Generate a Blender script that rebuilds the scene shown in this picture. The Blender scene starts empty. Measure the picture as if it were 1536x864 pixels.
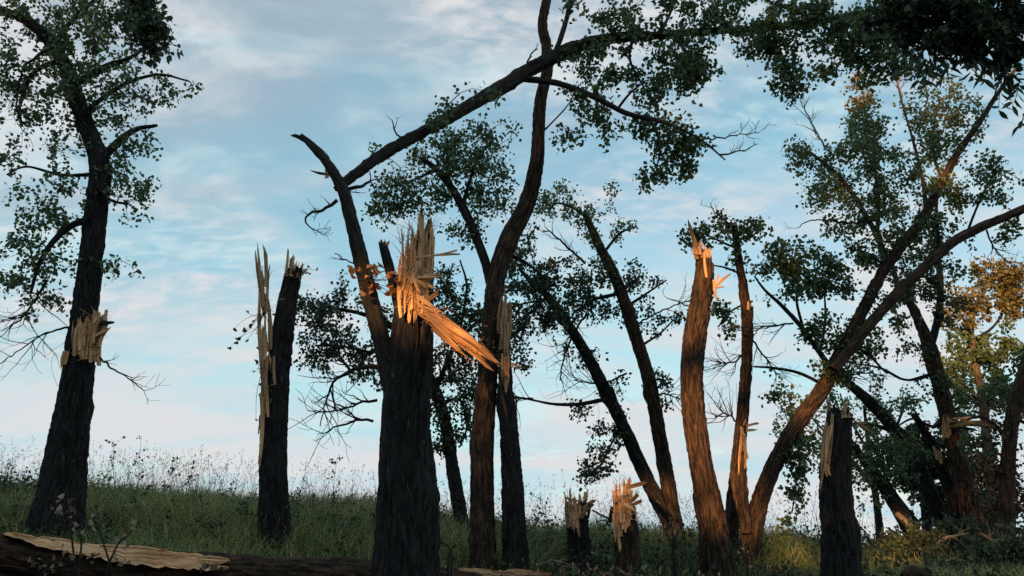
import bpy, math, random
import numpy as np
from mathutils import Vector
R = math.radians
rng = np.random.default_rng(7)
random.seed(7)
scene = bpy.context.scene
C = scene.collection

# ------------------------------------------------------------------ camera
EYE = np.array([0.0, 0.0, 1.5])
FPX = 1205.0                       # focal length in photo pixels (1536 wide)
HOR = 830.0                        # photo row of eye level
PITCH = math.atan((HOR - 432) / FPX)
cam = bpy.data.cameras.new('camera')
cam.sensor_width = 36.0
cam.lens = FPX / 1536 * 36
cam.clip_start = 0.05
cam.clip_end = 6000
co = bpy.data.objects.new('camera', cam)
co.location = EYE
co.rotation_euler = (R(90) + PITCH, 0, 0)
C.objects.link(co)
scene.camera = co
scene.render.resolution_x, scene.render.resolution_y = 1024, 576

# ------------------------------------------------------------------ sky, sun, exposure
SUN_EL, SUN_AZ = R(8.0), R(202.0)      # azimuth clockwise from +Y: behind the camera, to the left
SUN = np.array([math.sin(SUN_AZ) * math.cos(SUN_EL), math.cos(SUN_AZ) * math.cos(SUN_EL), math.sin(SUN_EL)])
w = bpy.data.worlds.new('World'); scene.world = w; w.use_nodes = True
N = w.node_tree.nodes; L = w.node_tree.links
N.clear()
out = N.new('ShaderNodeOutputWorld')
sky = N.new('ShaderNodeTexSky'); sky.sky_type = 'NISHITA'; sky.sun_disc = False
sky.sun_elevation = SUN_EL; sky.sun_rotation = SUN_AZ
sky.air_density = 1.0; sky.dust_density = 0.3; sky.ozone_density = 1.6
def nd(t, **kw):
    n = N.new(t)
    for k, v in kw.items():
        setattr(n, k, v)
    return n
def math_n(op, a, b=None, clamp=False):
    n = nd('ShaderNodeMath', operation=op, use_clamp=clamp)
    for i, v in enumerate((a, b)):
        if v is None: continue
        if isinstance(v, (int, float)): n.inputs[i].default_value = v
        else: L.new(v, n.inputs[i])
    return n.outputs[0]
tc = nd('ShaderNodeTexCoord')
sep = nd('ShaderNodeSeparateXYZ'); L.new(tc.outputs['Generated'], sep.inputs[0])
zc = math_n('MAXIMUM', sep.outputs[2], 0.0)
den = math_n('ADD', zc, 0.32)
cx = math_n('DIVIDE', sep.outputs[0], den); cy = math_n('DIVIDE', sep.outputs[1], den)
com = nd('ShaderNodeCombineXYZ'); L.new(cx, com.inputs[0]); L.new(cy, com.inputs[1])
def noise(vec, scale, detail, rough, dist=0.0, sx=1, sy=1, loc=(0, 0, 0), rot=0):
    mp = nd('ShaderNodeMapping'); mp.inputs['Scale'].default_value = (sx, sy, 1); mp.inputs['Location'].default_value = loc
    mp.inputs['Rotation'].default_value = (0, 0, rot)
    L.new(vec, mp.inputs[0])
    n = nd('ShaderNodeTexNoise'); L.new(mp.outputs[0], n.inputs['Vector'])
    n.inputs['Scale'].default_value = scale; n.inputs['Detail'].default_value = detail
    n.inputs['Roughness'].default_value = rough; n.inputs['Distortion'].default_value = dist
    return n.outputs[0]
def ramp(v, a, b):
    n = nd('ShaderNodeMapRange', interpolation_type='SMOOTHSTEP')
    L.new(v, n.inputs[0]); n.inputs[1].default_value = a; n.inputs[2].default_value = b
    return n.outputs[0]
big = ramp(noise(com.outputs[0], 1.5, 4, 0.55, 0.5, 1.0, 1.2, (3.1, 1.7, 0)), 0.38, 0.60)
soft = ramp(noise(com.outputs[0], 6.0, 8, 0.60, 0.4, 0.8, 1.3, (0.4, 5.2, 0), 0.3), 0.40, 0.66)
rip = ramp(noise(com.outputs[0], 26.0, 4, 0.55, 0.3, 0.7, 1.4, (2.0, 0.3, 0), -0.5), 0.38, 0.70)
rmask = ramp(noise(com.outputs[0], 2.0, 2, 0.5, 0, 1, 1, (8.0, 2.3, 0)), 0.40, 0.62)
streak = ramp(noise(com.outputs[0], 1.9, 7, 0.62, 0.6, 0.6, 1.6, (1.3, 7.7, 0), 0.15), 0.44, 0.62)
low = ramp(zc, 0.42, 0.03)                       # thicker cloud and haze towards the horizon
c1 = math_n('MULTIPLY', big, math_n('ADD', math_n('MULTIPLY', soft, 0.85), 0.15))
c2 = math_n('MULTIPLY', math_n('MULTIPLY', rip, rmask), 0.62)
c3 = math_n('MULTIPLY', streak, math_n('MULTIPLY', low, 0.85))
cl = math_n('ADD', math_n('ADD', math_n('MULTIPLY', c1, 1.05), c2), c3, clamp=True)
veil = math_n('ADD', math_n('MULTIPLY', cl, 0.72), math_n('ADD', math_n('MULTIPLY', ramp(zc, 0.34, 0.02), 0.55), 0.30), clamp=True)
b1 = nd('ShaderNodeBackground'); b2 = nd('ShaderNodeBackground')
SKY_STRENGTH = 0.108
mixc = nd('ShaderNodeMix', data_type='RGBA', blend_type='MULTIPLY'); mixc.inputs[0].default_value = 1.0
L.new(sky.outputs[0], mixc.inputs[6]); mixc.inputs[7].default_value = (0.74, 1.07, 1.0, 1)
L.new(mixc.outputs[2], b1.inputs[0]); b1.inputs[1].default_value = SKY_STRENGTH
ccol = nd('ShaderNodeMix', data_type='RGBA'); L.new(ramp(noise(com.outputs[0], 2.6, 8, 0.6, 0.5, 0.6, 1.6, (5.3, 2.7, 0), 0.1), 0.32, 0.62), ccol.inputs[0])
ccol.inputs[6].default_value = (0.262, 0.368, 0.400, 1); ccol.inputs[7].default_value = (0.362, 0.368, 0.376, 1)
L.new(ccol.outputs[2], b2.inputs[0]); b2.inputs[1].default_value = 1.0
ms = nd('ShaderNodeMixShader'); L.new(veil, ms.inputs[0]); L.new(b1.outputs[0], ms.inputs[1]); L.new(b2.outputs[0], ms.inputs[2])
L.new(ms.outputs[0], out.inputs[0])

sl = bpy.data.lights.new('sun', 'SUN'); sl.energy = 4.2; sl.angle = R(0.6); sl.color = (1.0, 0.49, 0.17)
so = bpy.data.objects.new('sun', sl)
so.rotation_euler = Vector(SUN).to_track_quat('Z', 'Y').to_euler()
C.objects.link(so)
scene.view_settings.view_transform = 'Standard'
scene.view_settings.look = 'None'
scene.view_settings.gamma = 1.0
scene.view_settings.exposure = 1.02
scene.render.engine = 'CYCLES'
w.cycles.sampling_method = 'NONE'
scene.cycles.use_denoising = False
scene.cycles.max_bounces = 6
scene.cycles.transparent_max_bounces = 6

# ------------------------------------------------------------------ helpers
FW = np.array([0, math.cos(PITCH), math.sin(PITCH)]); UP = np.array([0, -math.sin(PITCH), math.cos(PITCH)])
def P(px, py, Y):
    """world point seen at photo pixel (px, py) at distance Y ahead, and metres per pixel there"""
    d = FW + np.array([(px - 768) / FPX, 0, 0]) + UP * ((432 - py) / FPX)
    t = Y / d[1]
    return EYE + d * t, t / FPX
WS = [1.0]                          # width correction of the tree being built
def path(pts, Y):
    """(px, py, width px[, extra depth]) list -> n x 4 array of points and radii"""
    o = []
    for p in pts:
        q, s = P(p[0], p[1], Y + (p[3] if len(p) > 3 else 0))
        o.append([*q, p[2] * WS[0] * s / 2])
    return np.array(o)
_tab = np.random.default_rng(99).random(65536)
def vnoise(p, seed=0):
    """value noise -1..1 at n x 3 points"""
    i = np.floor(p).astype(np.int64); f = p - i; f = f * f * (3 - 2 * f)
    def h(dx, dy, dz):
        k = (i[:, 0] + dx) * 374761393 + (i[:, 1] + dy) * 668265263 + (i[:, 2] + dz) * 2147483647 + seed * 974711
        k = (k ^ (k >> 13)) * 1274126177
        return _tab[(k ^ (k >> 16)) & 65535]
    r = 0
    for dx in (0, 1):
        wx = f[:, 0] if dx else 1 - f[:, 0]
        for dy in (0, 1):
            wy = f[:, 1] if dy else 1 - f[:, 1]
            for dz in (0, 1):
                wz = f[:, 2] if dz else 1 - f[:, 2]
                r = r + h(dx, dy, dz) * wx * wy * wz
    return r * 2 - 1
def unit(v):
    return v / (np.linalg.norm(v, axis=-1, keepdims=True) + 1e-9)
def make_mesh(name, V, F, mats, smooth=True, attrs=None):
    """V n x 3; F a list of integer arrays (m x 3 or m x 4)"""
    if not isinstance(F, list): F = [F]
    me = bpy.data.meshes.new(name)
    V = np.asarray(V, dtype=np.float32)
    me.vertices.add(len(V)); me.vertices.foreach_set('co', V.ravel())
    nl = sum(f.size for f in F); nf = sum(len(f) for f in F)
    me.loops.add(nl); me.polygons.add(nf)
    me.loops.foreach_set('vertex_index', np.concatenate([f.ravel() for f in F]).astype(np.int32))
    tot = np.concatenate([np.full(len(f), f.shape[1]) for f in F]).astype(np.int32)
    st = np.concatenate([[0], np.cumsum(tot)[:-1]]).astype(np.int32)
    me.polygons.foreach_set('loop_start', st)
    me.polygons.foreach_set('use_smooth', np.full(nf, smooth))
    for k, a in (attrs or {}).items():
        a = np.asarray(a, dtype=np.float32)
        if a.ndim == 1:
            at = me.attributes.new(k, 'FLOAT', 'POINT'); at.data.foreach_set('value', a)
        else:
            at = me.attributes.new(k, 'FLOAT_VECTOR', 'POINT'); at.data.foreach_set('vector', a.ravel())
    me.update(calc_edges=True)
    me.validate()
    me.materials.append(mats)
    return me
def link(name, me, parent=None, kind=None, label=None, cat=None, group=None):
    o = bpy.data.objects.new(name, me); C.objects.link(o)
    if parent is not None: o.parent = parent
    tag(o, label, cat, group, kind)
    return o
def tag(o, label=None, cat=None, group=None, kind=None):
    if label: o['label'] = label
    if cat: o['category'] = cat
    if group: o['group'] = group
    if kind: o['kind'] = kind
def thing(name, label, cat, loc, group=None):
    e = bpy.data.objects.new(name, None); e.location = loc; e.empty_display_size = 0.2
    C.objects.link(e); tag(e, label, cat, group)
    return e
LAST = [None]                       # the part built last, so that its own pieces can hang from it
def part(name, V, F, mat, parent, smooth=True, attrs=None, kind=None, label=None):
    V = np.asarray(V) - np.array(parent.location) - (np.array(parent.parent.location) if parent.parent else 0)
    LAST[0] = link(name, make_mesh(name, V, F, mat, smooth, attrs), parent, kind, label)
    return LAST[0]
def spline(p, step):
    """Catmull-Rom through n x k points, resampled about every step metres"""
    p = np.asarray(p, float)
    if len(p) == 2:
        m = max(2, int(np.linalg.norm(p[1, :3] - p[0, :3]) / step) + 1)
        return p[0] + (p[1] - p[0]) * np.linspace(0, 1, m)[:, None]
    q = np.vstack([2 * p[0] - p[1], p, 2 * p[-1] - p[-2]])
    o = []
    for i in range(1, len(q) - 2):
        n = max(2, int(np.linalg.norm(q[i + 1, :3] - q[i, :3]) / step) + 1)
        t = np.linspace(0, 1, n, endpoint=False)[:, None]
        a, b, c, d = q[i - 1], q[i], q[i + 1], q[i + 2]
        s = 0.5 * (2 * b + (c - a) * t + (2 * a - 5 * b + 4 * c - d) * t ** 2 + (3 * b - a - 3 * c + d) * t ** 3)
        if p.shape[1] > 3: s[:, 3] = (b[3] + (c[3] - b[3]) * t[:, 0])
        o.append(s)
    o.append(p[-1:])
    return np.vstack(o)
def frames(c):
    t = unit(np.gradient(c, axis=0))
    u = np.zeros_like(c)
    a = np.array([1.0, 0, 0]) if abs(t[0, 0]) < 0.8 else np.array([0, 1.0, 0])
    u[0] = unit(a - t[0] * a.dot(t[0]))
    for i in range(1, len(c)):
        v = u[i - 1] - t[i] * u[i - 1].dot(t[i]); u[i] = v / np.linalg.norm(v)
    return t, u, np.cross(t, u)
def grid_faces(n, m, closed=True):
    i = np.arange(n - 1)[:, None]; j = np.arange(m if closed else m - 1)[None, :]
    k = (j + 1) % m
    return np.stack([i * m + j, i * m + k, (i + 1) * m + k, (i + 1) * m + j], -1).reshape(-1, 4)
def bark_tube(p, seg=64, step=0.035, amp=0.012, jag=0.0, jag_len=0.5, flare=0.0, seed=0, ridge=0.025, lump=0.05, cap=True):
    s = spline(p, step); c, r = s[:, :3], s[:, 3]
    t, u, v = frames(c)
    n = len(c); L_ = np.concatenate([[0], np.cumsum(np.linalg.norm(np.diff(c, axis=0), axis=1))])
    th = np.linspace(0, 2 * math.pi, seg, endpoint=False)
    ct, st = np.cos(th)[None, :], np.sin(th)[None, :]
    rr = np.repeat(r[:, None], seg, 1)
    q = np.stack([rr * ct, rr * st, np.repeat(L_[:, None], seg, 1)], -1).reshape(-1, 3)
    o = seed * 7.3
    wq = q + 0.016 * np.stack([vnoise(q * [9, 9, 5] + o, 1), vnoise(q * [9, 9, 5] + o, 2), vnoise(q * 4 + o, 3) * 2], -1)
    h1 = 0.42 - np.abs(vnoise(wq / [ridge, ridge, ridge * 7] + o, 4)) * 1.5
    h2 = 0.5 - np.abs(vnoise(wq / [ridge * .5, ridge * .5, ridge * 3] + o, 5)) * 1.6
    h3 = vnoise(wq / [ridge * .45, ridge * .45, ridge * .9] + o, 8)
    big = vnoise(q * [3, 3, 1.3] + o, 6)
    h4 = 0.35 - np.abs(vnoise(wq / [ridge * 1.6, ridge * 1.6, ridge * 2.2] + o + 3, 9)) * 1.5
    patch = np.clip(0.85 + 0.6 * vnoise(q * [4, 4, 2.2] + o + 9, 14), 0.25, 1.4)
    knot = np.clip(vnoise(q * [5, 5, 3.2] + o + 5, 15) - 0.55, 0, 1) * 0.10 * np.clip(rr.ravel() / 0.12, 0, 1)
    d = knot + (patch * amp * (np.minimum(h1, 0.2) * 1.5 + h2 * 0.7 + h3 * 0.6 + np.minimum(h4, 0.1) * 0.9)) * np.clip(q_r(rr) / 0.06, 0.25, 1) + lump * rr.ravel() * big
    d = d.reshape(n, seg)
    if flare:
        hgt = np.clip(1 - (L_ - 0.25) / 0.7, 0, 1.3)[:, None] ** 2
        lob = 0.55 + 0.45 * np.cos(th * 5 + seed + 0.8 * np.sin(th * 2 + seed))[None, :]
        d = d + flare * hgt * lob * r[0]
    R_ = rr * 0.90 - amp * 0.35 * np.clip(rr / 0.06, 0.25, 1) + d
    ax = np.zeros((n, seg))
    if jag:
        wgt = np.clip((L_ - (L_[-1] - jag_len)) / jag_len, 0, 1)[:, None]
        thn = np.stack([np.cos(th) * 5, np.sin(th) * 5, np.full(seg, o)], -1)
        j = vnoise(thn, 11) * 0.6 + vnoise(thn * 2.7, 12) * 0.55 + vnoise(thn * 0.3, 13) * 0.7
        ax = wgt * (jag * j[None, :] - 0.25 * jag)
    V = c[:, None, :] + u[:, None, :] * (R_ * ct)[..., None] + v[:, None, :] * (R_ * st)[..., None] + t[:, None, :] * ax[..., None]
    V = V.reshape(-1, 3)
    F = [grid_faces(n, seg)]
    if cap:
        e = np.array([c[-1] + t[-1] * (r[-1] * 0.3 if not jag else -jag * 0.8)])
        V = np.vstack([V, e]); k = len(V) - 1; b = (n - 1) * seg
        jj = np.arange(seg); F.append(np.stack([b + jj, b + (jj + 1) % seg, np.full(seg, k)], -1))
        q = np.vstack([q, [[0, 0, L_[-1]]]])
    return V, F, {'bk': q + o}
def q_r(rr): return rr.ravel()
def thin_tubes(lines, sides=4):
    """lines: list of n x 4 arrays -> one joined mesh"""
    VV, FF, off = [], [], 0
    a = np.linspace(0, 2 * math.pi, sides, endpoint=False)
    for l in lines:
        c, r = l[:, :3], l[:, 3]
        t, u, v = frames(c)
        V = c[:, None, :] + (u[:, None, :] * np.cos(a)[None, :, None] + v[:, None, :] * np.sin(a)[None, :, None]) * r[:, None, None]
        VV.append(V.reshape(-1, 3)); FF.append(grid_faces(len(c), sides) + off); off += len(c) * sides
    V = np.vstack(VV)
    return V, [np.vstack(FF)], {'bk': V}

# ------------------------------------------------------------------ materials
def mat(name):
    m = bpy.data.materials.new(name); m.use_nodes = True
    t = m.node_tree; b = t.nodes['Principled BSDF']
    return m, t, t.nodes, t.links, b
def attr(nodes, name):
    a = nodes.new('ShaderNodeAttribute'); a.attribute_name = name; return a
def bark_mat(name, dark, light, moss=None, moss_amt=0.0, fleck=0.0):
    m, t, n, l, b = mat(name)
    a = attr(n, 'bk')
    mp = n.new('ShaderNodeMapping'); mp.inputs['Scale'].default_value = (34, 34, 6.5); l.new(a.outputs['Vector'], mp.inputs[0])
    n1 = n.new('ShaderNodeTexNoise'); n1.inputs['Scale'].default_value = 1.0; n1.inputs['Detail'].default_value = 6; n1.inputs['Roughness'].default_value = 0.65
    n1.inputs['Distortion'].default_value = 0.6
    l.new(mp.outputs[0], n1.inputs['Vector'])
    r1 = n.new('ShaderNodeValToRGB'); r1.color_ramp.elements[0].position = 0.42; r1.color_ramp.elements[1].position = 0.66  # streaky bark tone; the dark streaks also stand in for furrow shade
    r1.color_ramp.elements[0].color = (*dark, 1); r1.color_ramp.elements[1].color = (*light, 1)
    l.new(n1.outputs[0], r1.inputs[0])
    col = r1.outputs[0]
    if moss_amt:
        n2 = n.new('ShaderNodeTexNoise'); n2.inputs['Scale'].default_value = 3.5; n2.inputs['Detail'].default_value = 5; l.new(a.outputs['Vector'], n2.inputs['Vector'])
        r2 = n.new('ShaderNodeMapRange'); r2.inputs[1].default_value = 0.5; r2.inputs[2].default_value = 0.7; r2.inputs[4].default_value = moss_amt; l.new(n2.outputs[0], r2.inputs[0])
        mx = n.new('ShaderNodeMix'); mx.data_type = 'RGBA'; l.new(r2.outputs[0], mx.inputs[0]); l.new(col, mx.inputs[6]); mx.inputs[7].default_value = (*moss, 1)
        col = mx.outputs[2]
    if fleck:
        mp3 = n.new('ShaderNodeMapping'); mp3.inputs['Scale'].default_value = (30, 30, 9); l.new(a.outputs['Vector'], mp3.inputs[0])
        n3 = n.new('ShaderNodeTexNoise'); n3.inputs['Scale'].default_value = 1.0; n3.inputs['Detail'].default_value = 2; l.new(mp3.outputs[0], n3.inputs['Vector'])
        r3 = n.new('ShaderNodeMapRange'); r3.inputs[1].default_value = 0.70; r3.inputs[2].default_value = 0.76; r3.inputs[4].default_value = fleck; l.new(n3.outputs[0], r3.inputs[0])
        mx = n.new('ShaderNodeMix'); mx.data_type = 'RGBA'; l.new(r3.outputs[0], mx.inputs[0]); l.new(col, mx.inputs[6]); mx.inputs[7].default_value = (0.26, 0.21, 0.17, 1)
        col = mx.outputs[2]
    l.new(col, b.inputs['Base Color'])
    b.inputs['Roughness'].default_value = 0.9; b.inputs['Specular IOR Level'].default_value = 0.2
    bp = n.new('ShaderNodeBump'); bp.inputs['Strength'].default_value = 0.8; bp.inputs['Distance'].default_value = 0.012
    l.new(n1.outputs[0], bp.inputs['Height']); l.new(bp.outputs[0], b.inputs['Normal'])
    return m
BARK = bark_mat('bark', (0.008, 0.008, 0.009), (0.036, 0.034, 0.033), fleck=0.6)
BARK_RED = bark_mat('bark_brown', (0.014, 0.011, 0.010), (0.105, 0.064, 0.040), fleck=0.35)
BARK_MOSS = bark_mat('bark_mossy', (0.014, 0.013, 0.012), (0.046, 0.042, 0.036), (0.030, 0.034, 0.016), 0.5)
BARK_PALE = bark_mat('bark_pale', (0.07, 0.055, 0.043), (0.17, 0.135, 0.105))
TWIG = bark_mat('twig_bark', (0.018, 0.016, 0.015), (0.045, 0.040, 0.035))
TWIG_PALE = bark_mat('twig_pale', (0.16, 0.12, 0.09), (0.30, 0.24, 0.18))
def wood_mat(name, c0, c1, c2):
    m, t, n, l, b = mat(name)
    a = attr(n, 'bk')
    mp = n.new('ShaderNodeMapping'); mp.inputs['Scale'].default_value = (70, 70, 4); l.new(a.outputs['Vector'], mp.inputs[0])
    n1 = n.new('ShaderNodeTexNoise'); n1.inputs['Scale'].default_value = 1.0; n1.inputs['Detail'].default_value = 5; n1.inputs['Roughness'].default_value = 0.6
    l.new(mp.outputs[0], n1.inputs['Vector'])
    r1 = n.new('ShaderNodeValToRGB'); e = r1.color_ramp.elements
    e[0].position = 0.36; e[0].color = (*c0, 1); e[1].position = 0.68; e[1].color = (*c2, 1)
    k = e.new(0.5); k.color = (*c1, 1)
    l.new(n1.outputs[0], r1.inputs[0])
    n2 = n.new('ShaderNodeTexNoise'); n2.inputs['Scale'].default_value = 4; n2.inputs['Detail'].default_value = 4; l.new(a.outputs['Vector'], n2.inputs['Vector'])
    r2 = n.new('ShaderNodeMapRange'); r2.inputs[1].default_value = 0.35; r2.inputs[2].default_value = 0.7; r2.inputs[3].default_value = 0.72; r2.inputs[4].default_value = 1.1; l.new(n2.outputs[0], r2.inputs[0])
    mx = n.new('ShaderNodeMix'); mx.data_type = 'RGBA'; mx.blend_type = 'MULTIPLY'; mx.inputs[0].default_value = 1
    l.new(r1.outputs[0], mx.inputs[6]); l.new(r2.outputs[0], mx.inputs[7])
    l.new(mx.outputs[2], b.inputs['Base Color'])
    b.inputs['Roughness'].default_value = 0.75; b.inputs['Specular IOR Level'].default_value = 0.25
    bp = n.new('ShaderNodeBump'); bp.inputs['Strength'].default_value = 0.6; bp.inputs['Distance'].default_value = 0.006
    l.new(n1.outputs[0], bp.inputs['Height']); l.new(bp.outputs[0], b.inputs['Normal'])
    return m
WOOD = wood_mat('fresh_wood', (0.33, 0.16, 0.065), (0.72, 0.42, 0.21), (0.84, 0.57, 0.33))
WOOD_RED = wood_mat('fresh_wood_orange', (0.16, 0.07, 0.03), (0.42, 0.22, 0.10), (0.58, 0.36, 0.18))
WOOD_GOLD = wood_mat('fresh_wood_golden', (0.30, 0.14, 0.055), (0.64, 0.36, 0.165), (0.78, 0.50, 0.27))
WOOD_OLD = wood_mat('weathered_wood', (0.18, 0.095, 0.045), (0.42, 0.25, 0.14), (0.58, 0.39, 0.25))
def leaf_mat(name, cols, trans=0.35, rough=0.5):
    m, t, n, l, b = mat(name)
    a = attr(n, 'v')
    r = n.new('ShaderNodeValToRGB'); e = r.color_ramp.elements
    e[0].position = 0; e[0].color = (*cols[0], 1); e[1].position = 1; e[1].color = (*cols[-1], 1)
    for i, c in enumerate(cols[1:-1]):
        k = e.new((i + 1) / (len(cols) - 1)); k.color = (*c, 1)
    l.new(a.outputs['Fac'], r.inputs[0])
    l.new(r.outputs[0], b.inputs['Base Color']); b.inputs['Roughness'].default_value = rough
    b.inputs['Specular IOR Level'].default_value = 0.5
    tr = n.new('ShaderNodeBsdfTranslucent'); l.new(r.outputs[0], tr.inputs[0])
    mx = n.new('ShaderNodeMixShader'); mx.inputs[0].default_value = trans
    l.new(b.outputs[0], mx.inputs[1]); l.new(tr.outputs[0], mx.inputs[2])
    l.new(mx.outputs[0], n['Material Output'].inputs[0])
    return m
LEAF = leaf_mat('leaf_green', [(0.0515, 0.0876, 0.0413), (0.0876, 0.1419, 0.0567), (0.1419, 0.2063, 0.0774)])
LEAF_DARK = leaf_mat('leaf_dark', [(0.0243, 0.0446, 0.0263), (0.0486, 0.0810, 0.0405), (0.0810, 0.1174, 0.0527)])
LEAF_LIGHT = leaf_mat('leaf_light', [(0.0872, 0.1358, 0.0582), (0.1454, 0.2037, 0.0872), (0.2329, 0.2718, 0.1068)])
LEAF_GOLD = leaf_mat('leaf_gold', [(0.0880, 0.0920, 0.0320), (0.1600, 0.1400, 0.0520), (0.2400, 0.1880, 0.0800)])
LEAF_BROWN = leaf_mat('leaf_brown', [(0.045, 0.028, 0.016), (0.10, 0.06, 0.032), (0.17, 0.11, 0.06)], 0.25, 0.7)
LEAF_RUST = leaf_mat('leaf_rust', [(0.20, 0.09, 0.03), (0.33, 0.15, 0.05), (0.42, 0.22, 0.09)], 0.35, 0.65)
LEAF_TAN = leaf_mat('leaf_tan', [(0.1260, 0.0788, 0.0525), (0.2520, 0.1680, 0.1155), (0.4725, 0.3780, 0.2940)], 0.25, 0.7)
GRASS = leaf_mat('grass_blades', [(0.0407, 0.0747, 0.0272), (0.1020, 0.1633, 0.0544), (0.2040, 0.2550, 0.0884), (0.5100, 0.4420, 0.2040)], 0.3, 0.6)
STRAW = leaf_mat('dry_grass', [(0.0810, 0.0675, 0.0371), (0.1485, 0.1215, 0.0675), (0.2295, 0.1890, 0.1147)], 0.3, 0.7)

# ------------------------------------------------------------------ ground
_g = []
for row in [
    (5.0, [(0, 935), (768, 950), (1536, 960)]),
    (6.6, [(-200, 850), (0, 860), (300, 880), (600, 898), (900, 905), (1250, 905), (1536, 905)]),
    (8.6, [(-200, 795), (85, 808), (412, 834), (740, 856), (1010, 862), (1250, 868), (1536, 868), (1750, 865)]),
    (11.5, [(-200, 784), (85, 786), (500, 810), (900, 838), (1300, 850), (1536, 852), (1750, 854)]),
    (16.0, [(-300, 722), (0, 742), (250, 753), (550, 780), (800, 812), (1150, 828), (1536, 834), (1800, 834)])]:
    for (px, py) in row[1]:
        _g.append(P(px, py, row[0])[0])
for x in (-14, -5, 5, 14):
    _g.append([x, -2, 0.1]); _g.append([x * 1.3, -9, -0.5]); _g.append([x, 2, 0.25])
for x in (-22, -11, 0, 11, 22):
    base = np.interp(x, [-22, 22], [2.1, 1.15])
    _g.append([x, 21, base - 0.05]); _g.append([x * 1.4, 34, base - 1.0])
_g = np.array(_g)
def _tps(r2): return 0.5 * r2 * np.log(r2 + 1e-9)
_d2 = ((_g[:, None, :2] - _g[None, :, :2]) ** 2).sum(-1)
_A = np.zeros((len(_g) + 3,) * 2); _A[:len(_g), :len(_g)] = _tps(_d2) + np.eye(len(_g)) * 0.6
_A[:len(_g), len(_g):] = np.c_[np.ones(len(_g)), _g[:, :2]]; _A[len(_g):, :len(_g)] = _A[:len(_g), len(_g):].T
_w = np.linalg.solve(_A, np.r_[_g[:, 2], 0, 0, 0])
def ground_z(x, y):
    x = np.atleast_1d(np.asarray(x, float)); y = np.atleast_1d(np.asarray(y, float))
    xs, ys = np.clip(x, -24, 24), np.clip(y, -9, 36)
    d2 = (xs[:, None] - _g[None, :, 0]) ** 2 + (ys[:, None] - _g[None, :, 1]) ** 2
    z = _tps(d2) @ _w[:len(_g)] + _w[-3] + _w[-2] * xs + _w[-1] * ys
    far = np.sqrt((x - xs) ** 2 + (y - ys) ** 2)
    z = z - 5.0 * (1 - np.exp(-far / 40))
    p = np.stack([x, y, np.zeros_like(x)], -1)
    return z + 0.05 * vnoise(p * 0.8, 31) + 0.03 * vnoise(p * 2.3, 32)
def axis_vals(lo, hi, step, far):
    a = np.arange(lo, hi + 1e-6, step)
    g = np.array([1, 3, 7, 15, 35, 80, 200, 500, 1200, far])
    return np.concatenate([lo - g[::-1], a, hi + g])
gx = axis_vals(-20, 20, 0.25, 3000.0); gy = axis_vals(-14, 34, 0.25, 3000.0)
GX, GY = np.meshgrid(gx, gy); gz = np.concatenate([ground_z(a, b) for a, b in zip(GX, GY)])
m, t, n, l, b = mat('meadow_soil')
tcn = n.new('ShaderNodeTexCoord')
n1 = n.new('ShaderNodeTexNoise'); n1.inputs['Scale'].default_value = 1.3; n1.inputs['Detail'].default_value = 8; l.new(tcn.outputs['Object'], n1.inputs['Vector'])
r1 = n.new('ShaderNodeValToRGB'); e = r1.color_ramp.elements
e[0].position = 0.35; e[0].color = (0.020, 0.026, 0.010, 1); e[1].position = 0.7; e[1].color = (0.060, 0.048, 0.024, 1)
l.new(n1.outputs[0], r1.inputs[0]); l.new(r1.outputs[0], b.inputs['Base Color']); b.inputs['Roughness'].default_value = 1.0
n2 = n.new('ShaderNodeTexNoise'); n2.inputs['Scale'].default_value = 25; n2.inputs['Detail'].default_value = 5; l.new(tcn.outputs['Object'], n2.inputs['Vector'])
bp = n.new('ShaderNodeBump'); bp.inputs['Distance'].default_value = 0.05; l.new(n2.outputs[0], bp.inputs['Height']); l.new(bp.outputs[0], b.inputs['Normal'])
SOIL = m
ground = link('ground', make_mesh('ground', np.stack([GX.ravel(), GY.ravel(), gz], -1), grid_faces(len(gy), len(gx), False), SOIL), kind='structure')
def base_at(px, Y):
    """ground point under photo column px at distance Y (column taken at eye level)"""
    x = P(px, 810, Y)[0][0]
    return np.array([x, Y, ground_z(x, Y)[0]])

# ------------------------------------------------------------------ leaves, twigs, splinters
SH6 = (np.array([[0, 0, 0], [.42, .22, .10], [.33, .58, .10], [0, 1, -.04], [-.33, .58, .10], [-.42, .22, .10]]),
       np.array([[0, 1, 2], [0, 2, 3], [0, 3, 4], [0, 4, 5]]))
SH4 = (np.array([[0, 0, 0], [.42, .38, .10], [0, 1, 0], [-.42, .38, .10]]), np.array([[0, 1, 2], [0, 2, 3]]))
WIL = (np.array([[0, 0, 0], [.10, .25, .03], [.11, .55, .03], [0, 1, -.12], [-.11, .55, .03], [-.10, .25, .03]]),
       np.array([[0, 1, 2], [0, 2, 3], [0, 3, 4], [0, 4, 5]]))
def leaf_cloud(pos, size, shape=SH6, droop=0.5, g=rng):
    n = len(pos)
    d = unit(g.normal(size=(n, 3)) + np.array([0, 0, -droop * 1.6]))
    nm = g.normal(size=(n, 3)); nm = unit(nm - d * (nm * d).sum(1, keepdims=True)); x = np.cross(d, nm)
    s = size * g.uniform(0.65, 1.2, n)
    B = shape[0]
    V = pos[:, None, :] + s[:, None, None] * (x[:, None, :] * B[None, :, :1] + d[:, None, :] * B[None, :, 1:2] + nm[:, None, :] * B[None, :, 2:])
    F = (shape[1][None] + (np.arange(n) * len(B))[:, None, None]).reshape(-1, 3)
    v = np.repeat(np.clip(g.beta(2, 2, n), 0, 1), len(B))
    return V.reshape(-1, 3), F, v
def tpart(name, vfa, mt, parent, **kw):
    return part(name, vfa[0], vfa[1], mt, parent, attrs=vfa[2], **kw)
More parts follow.
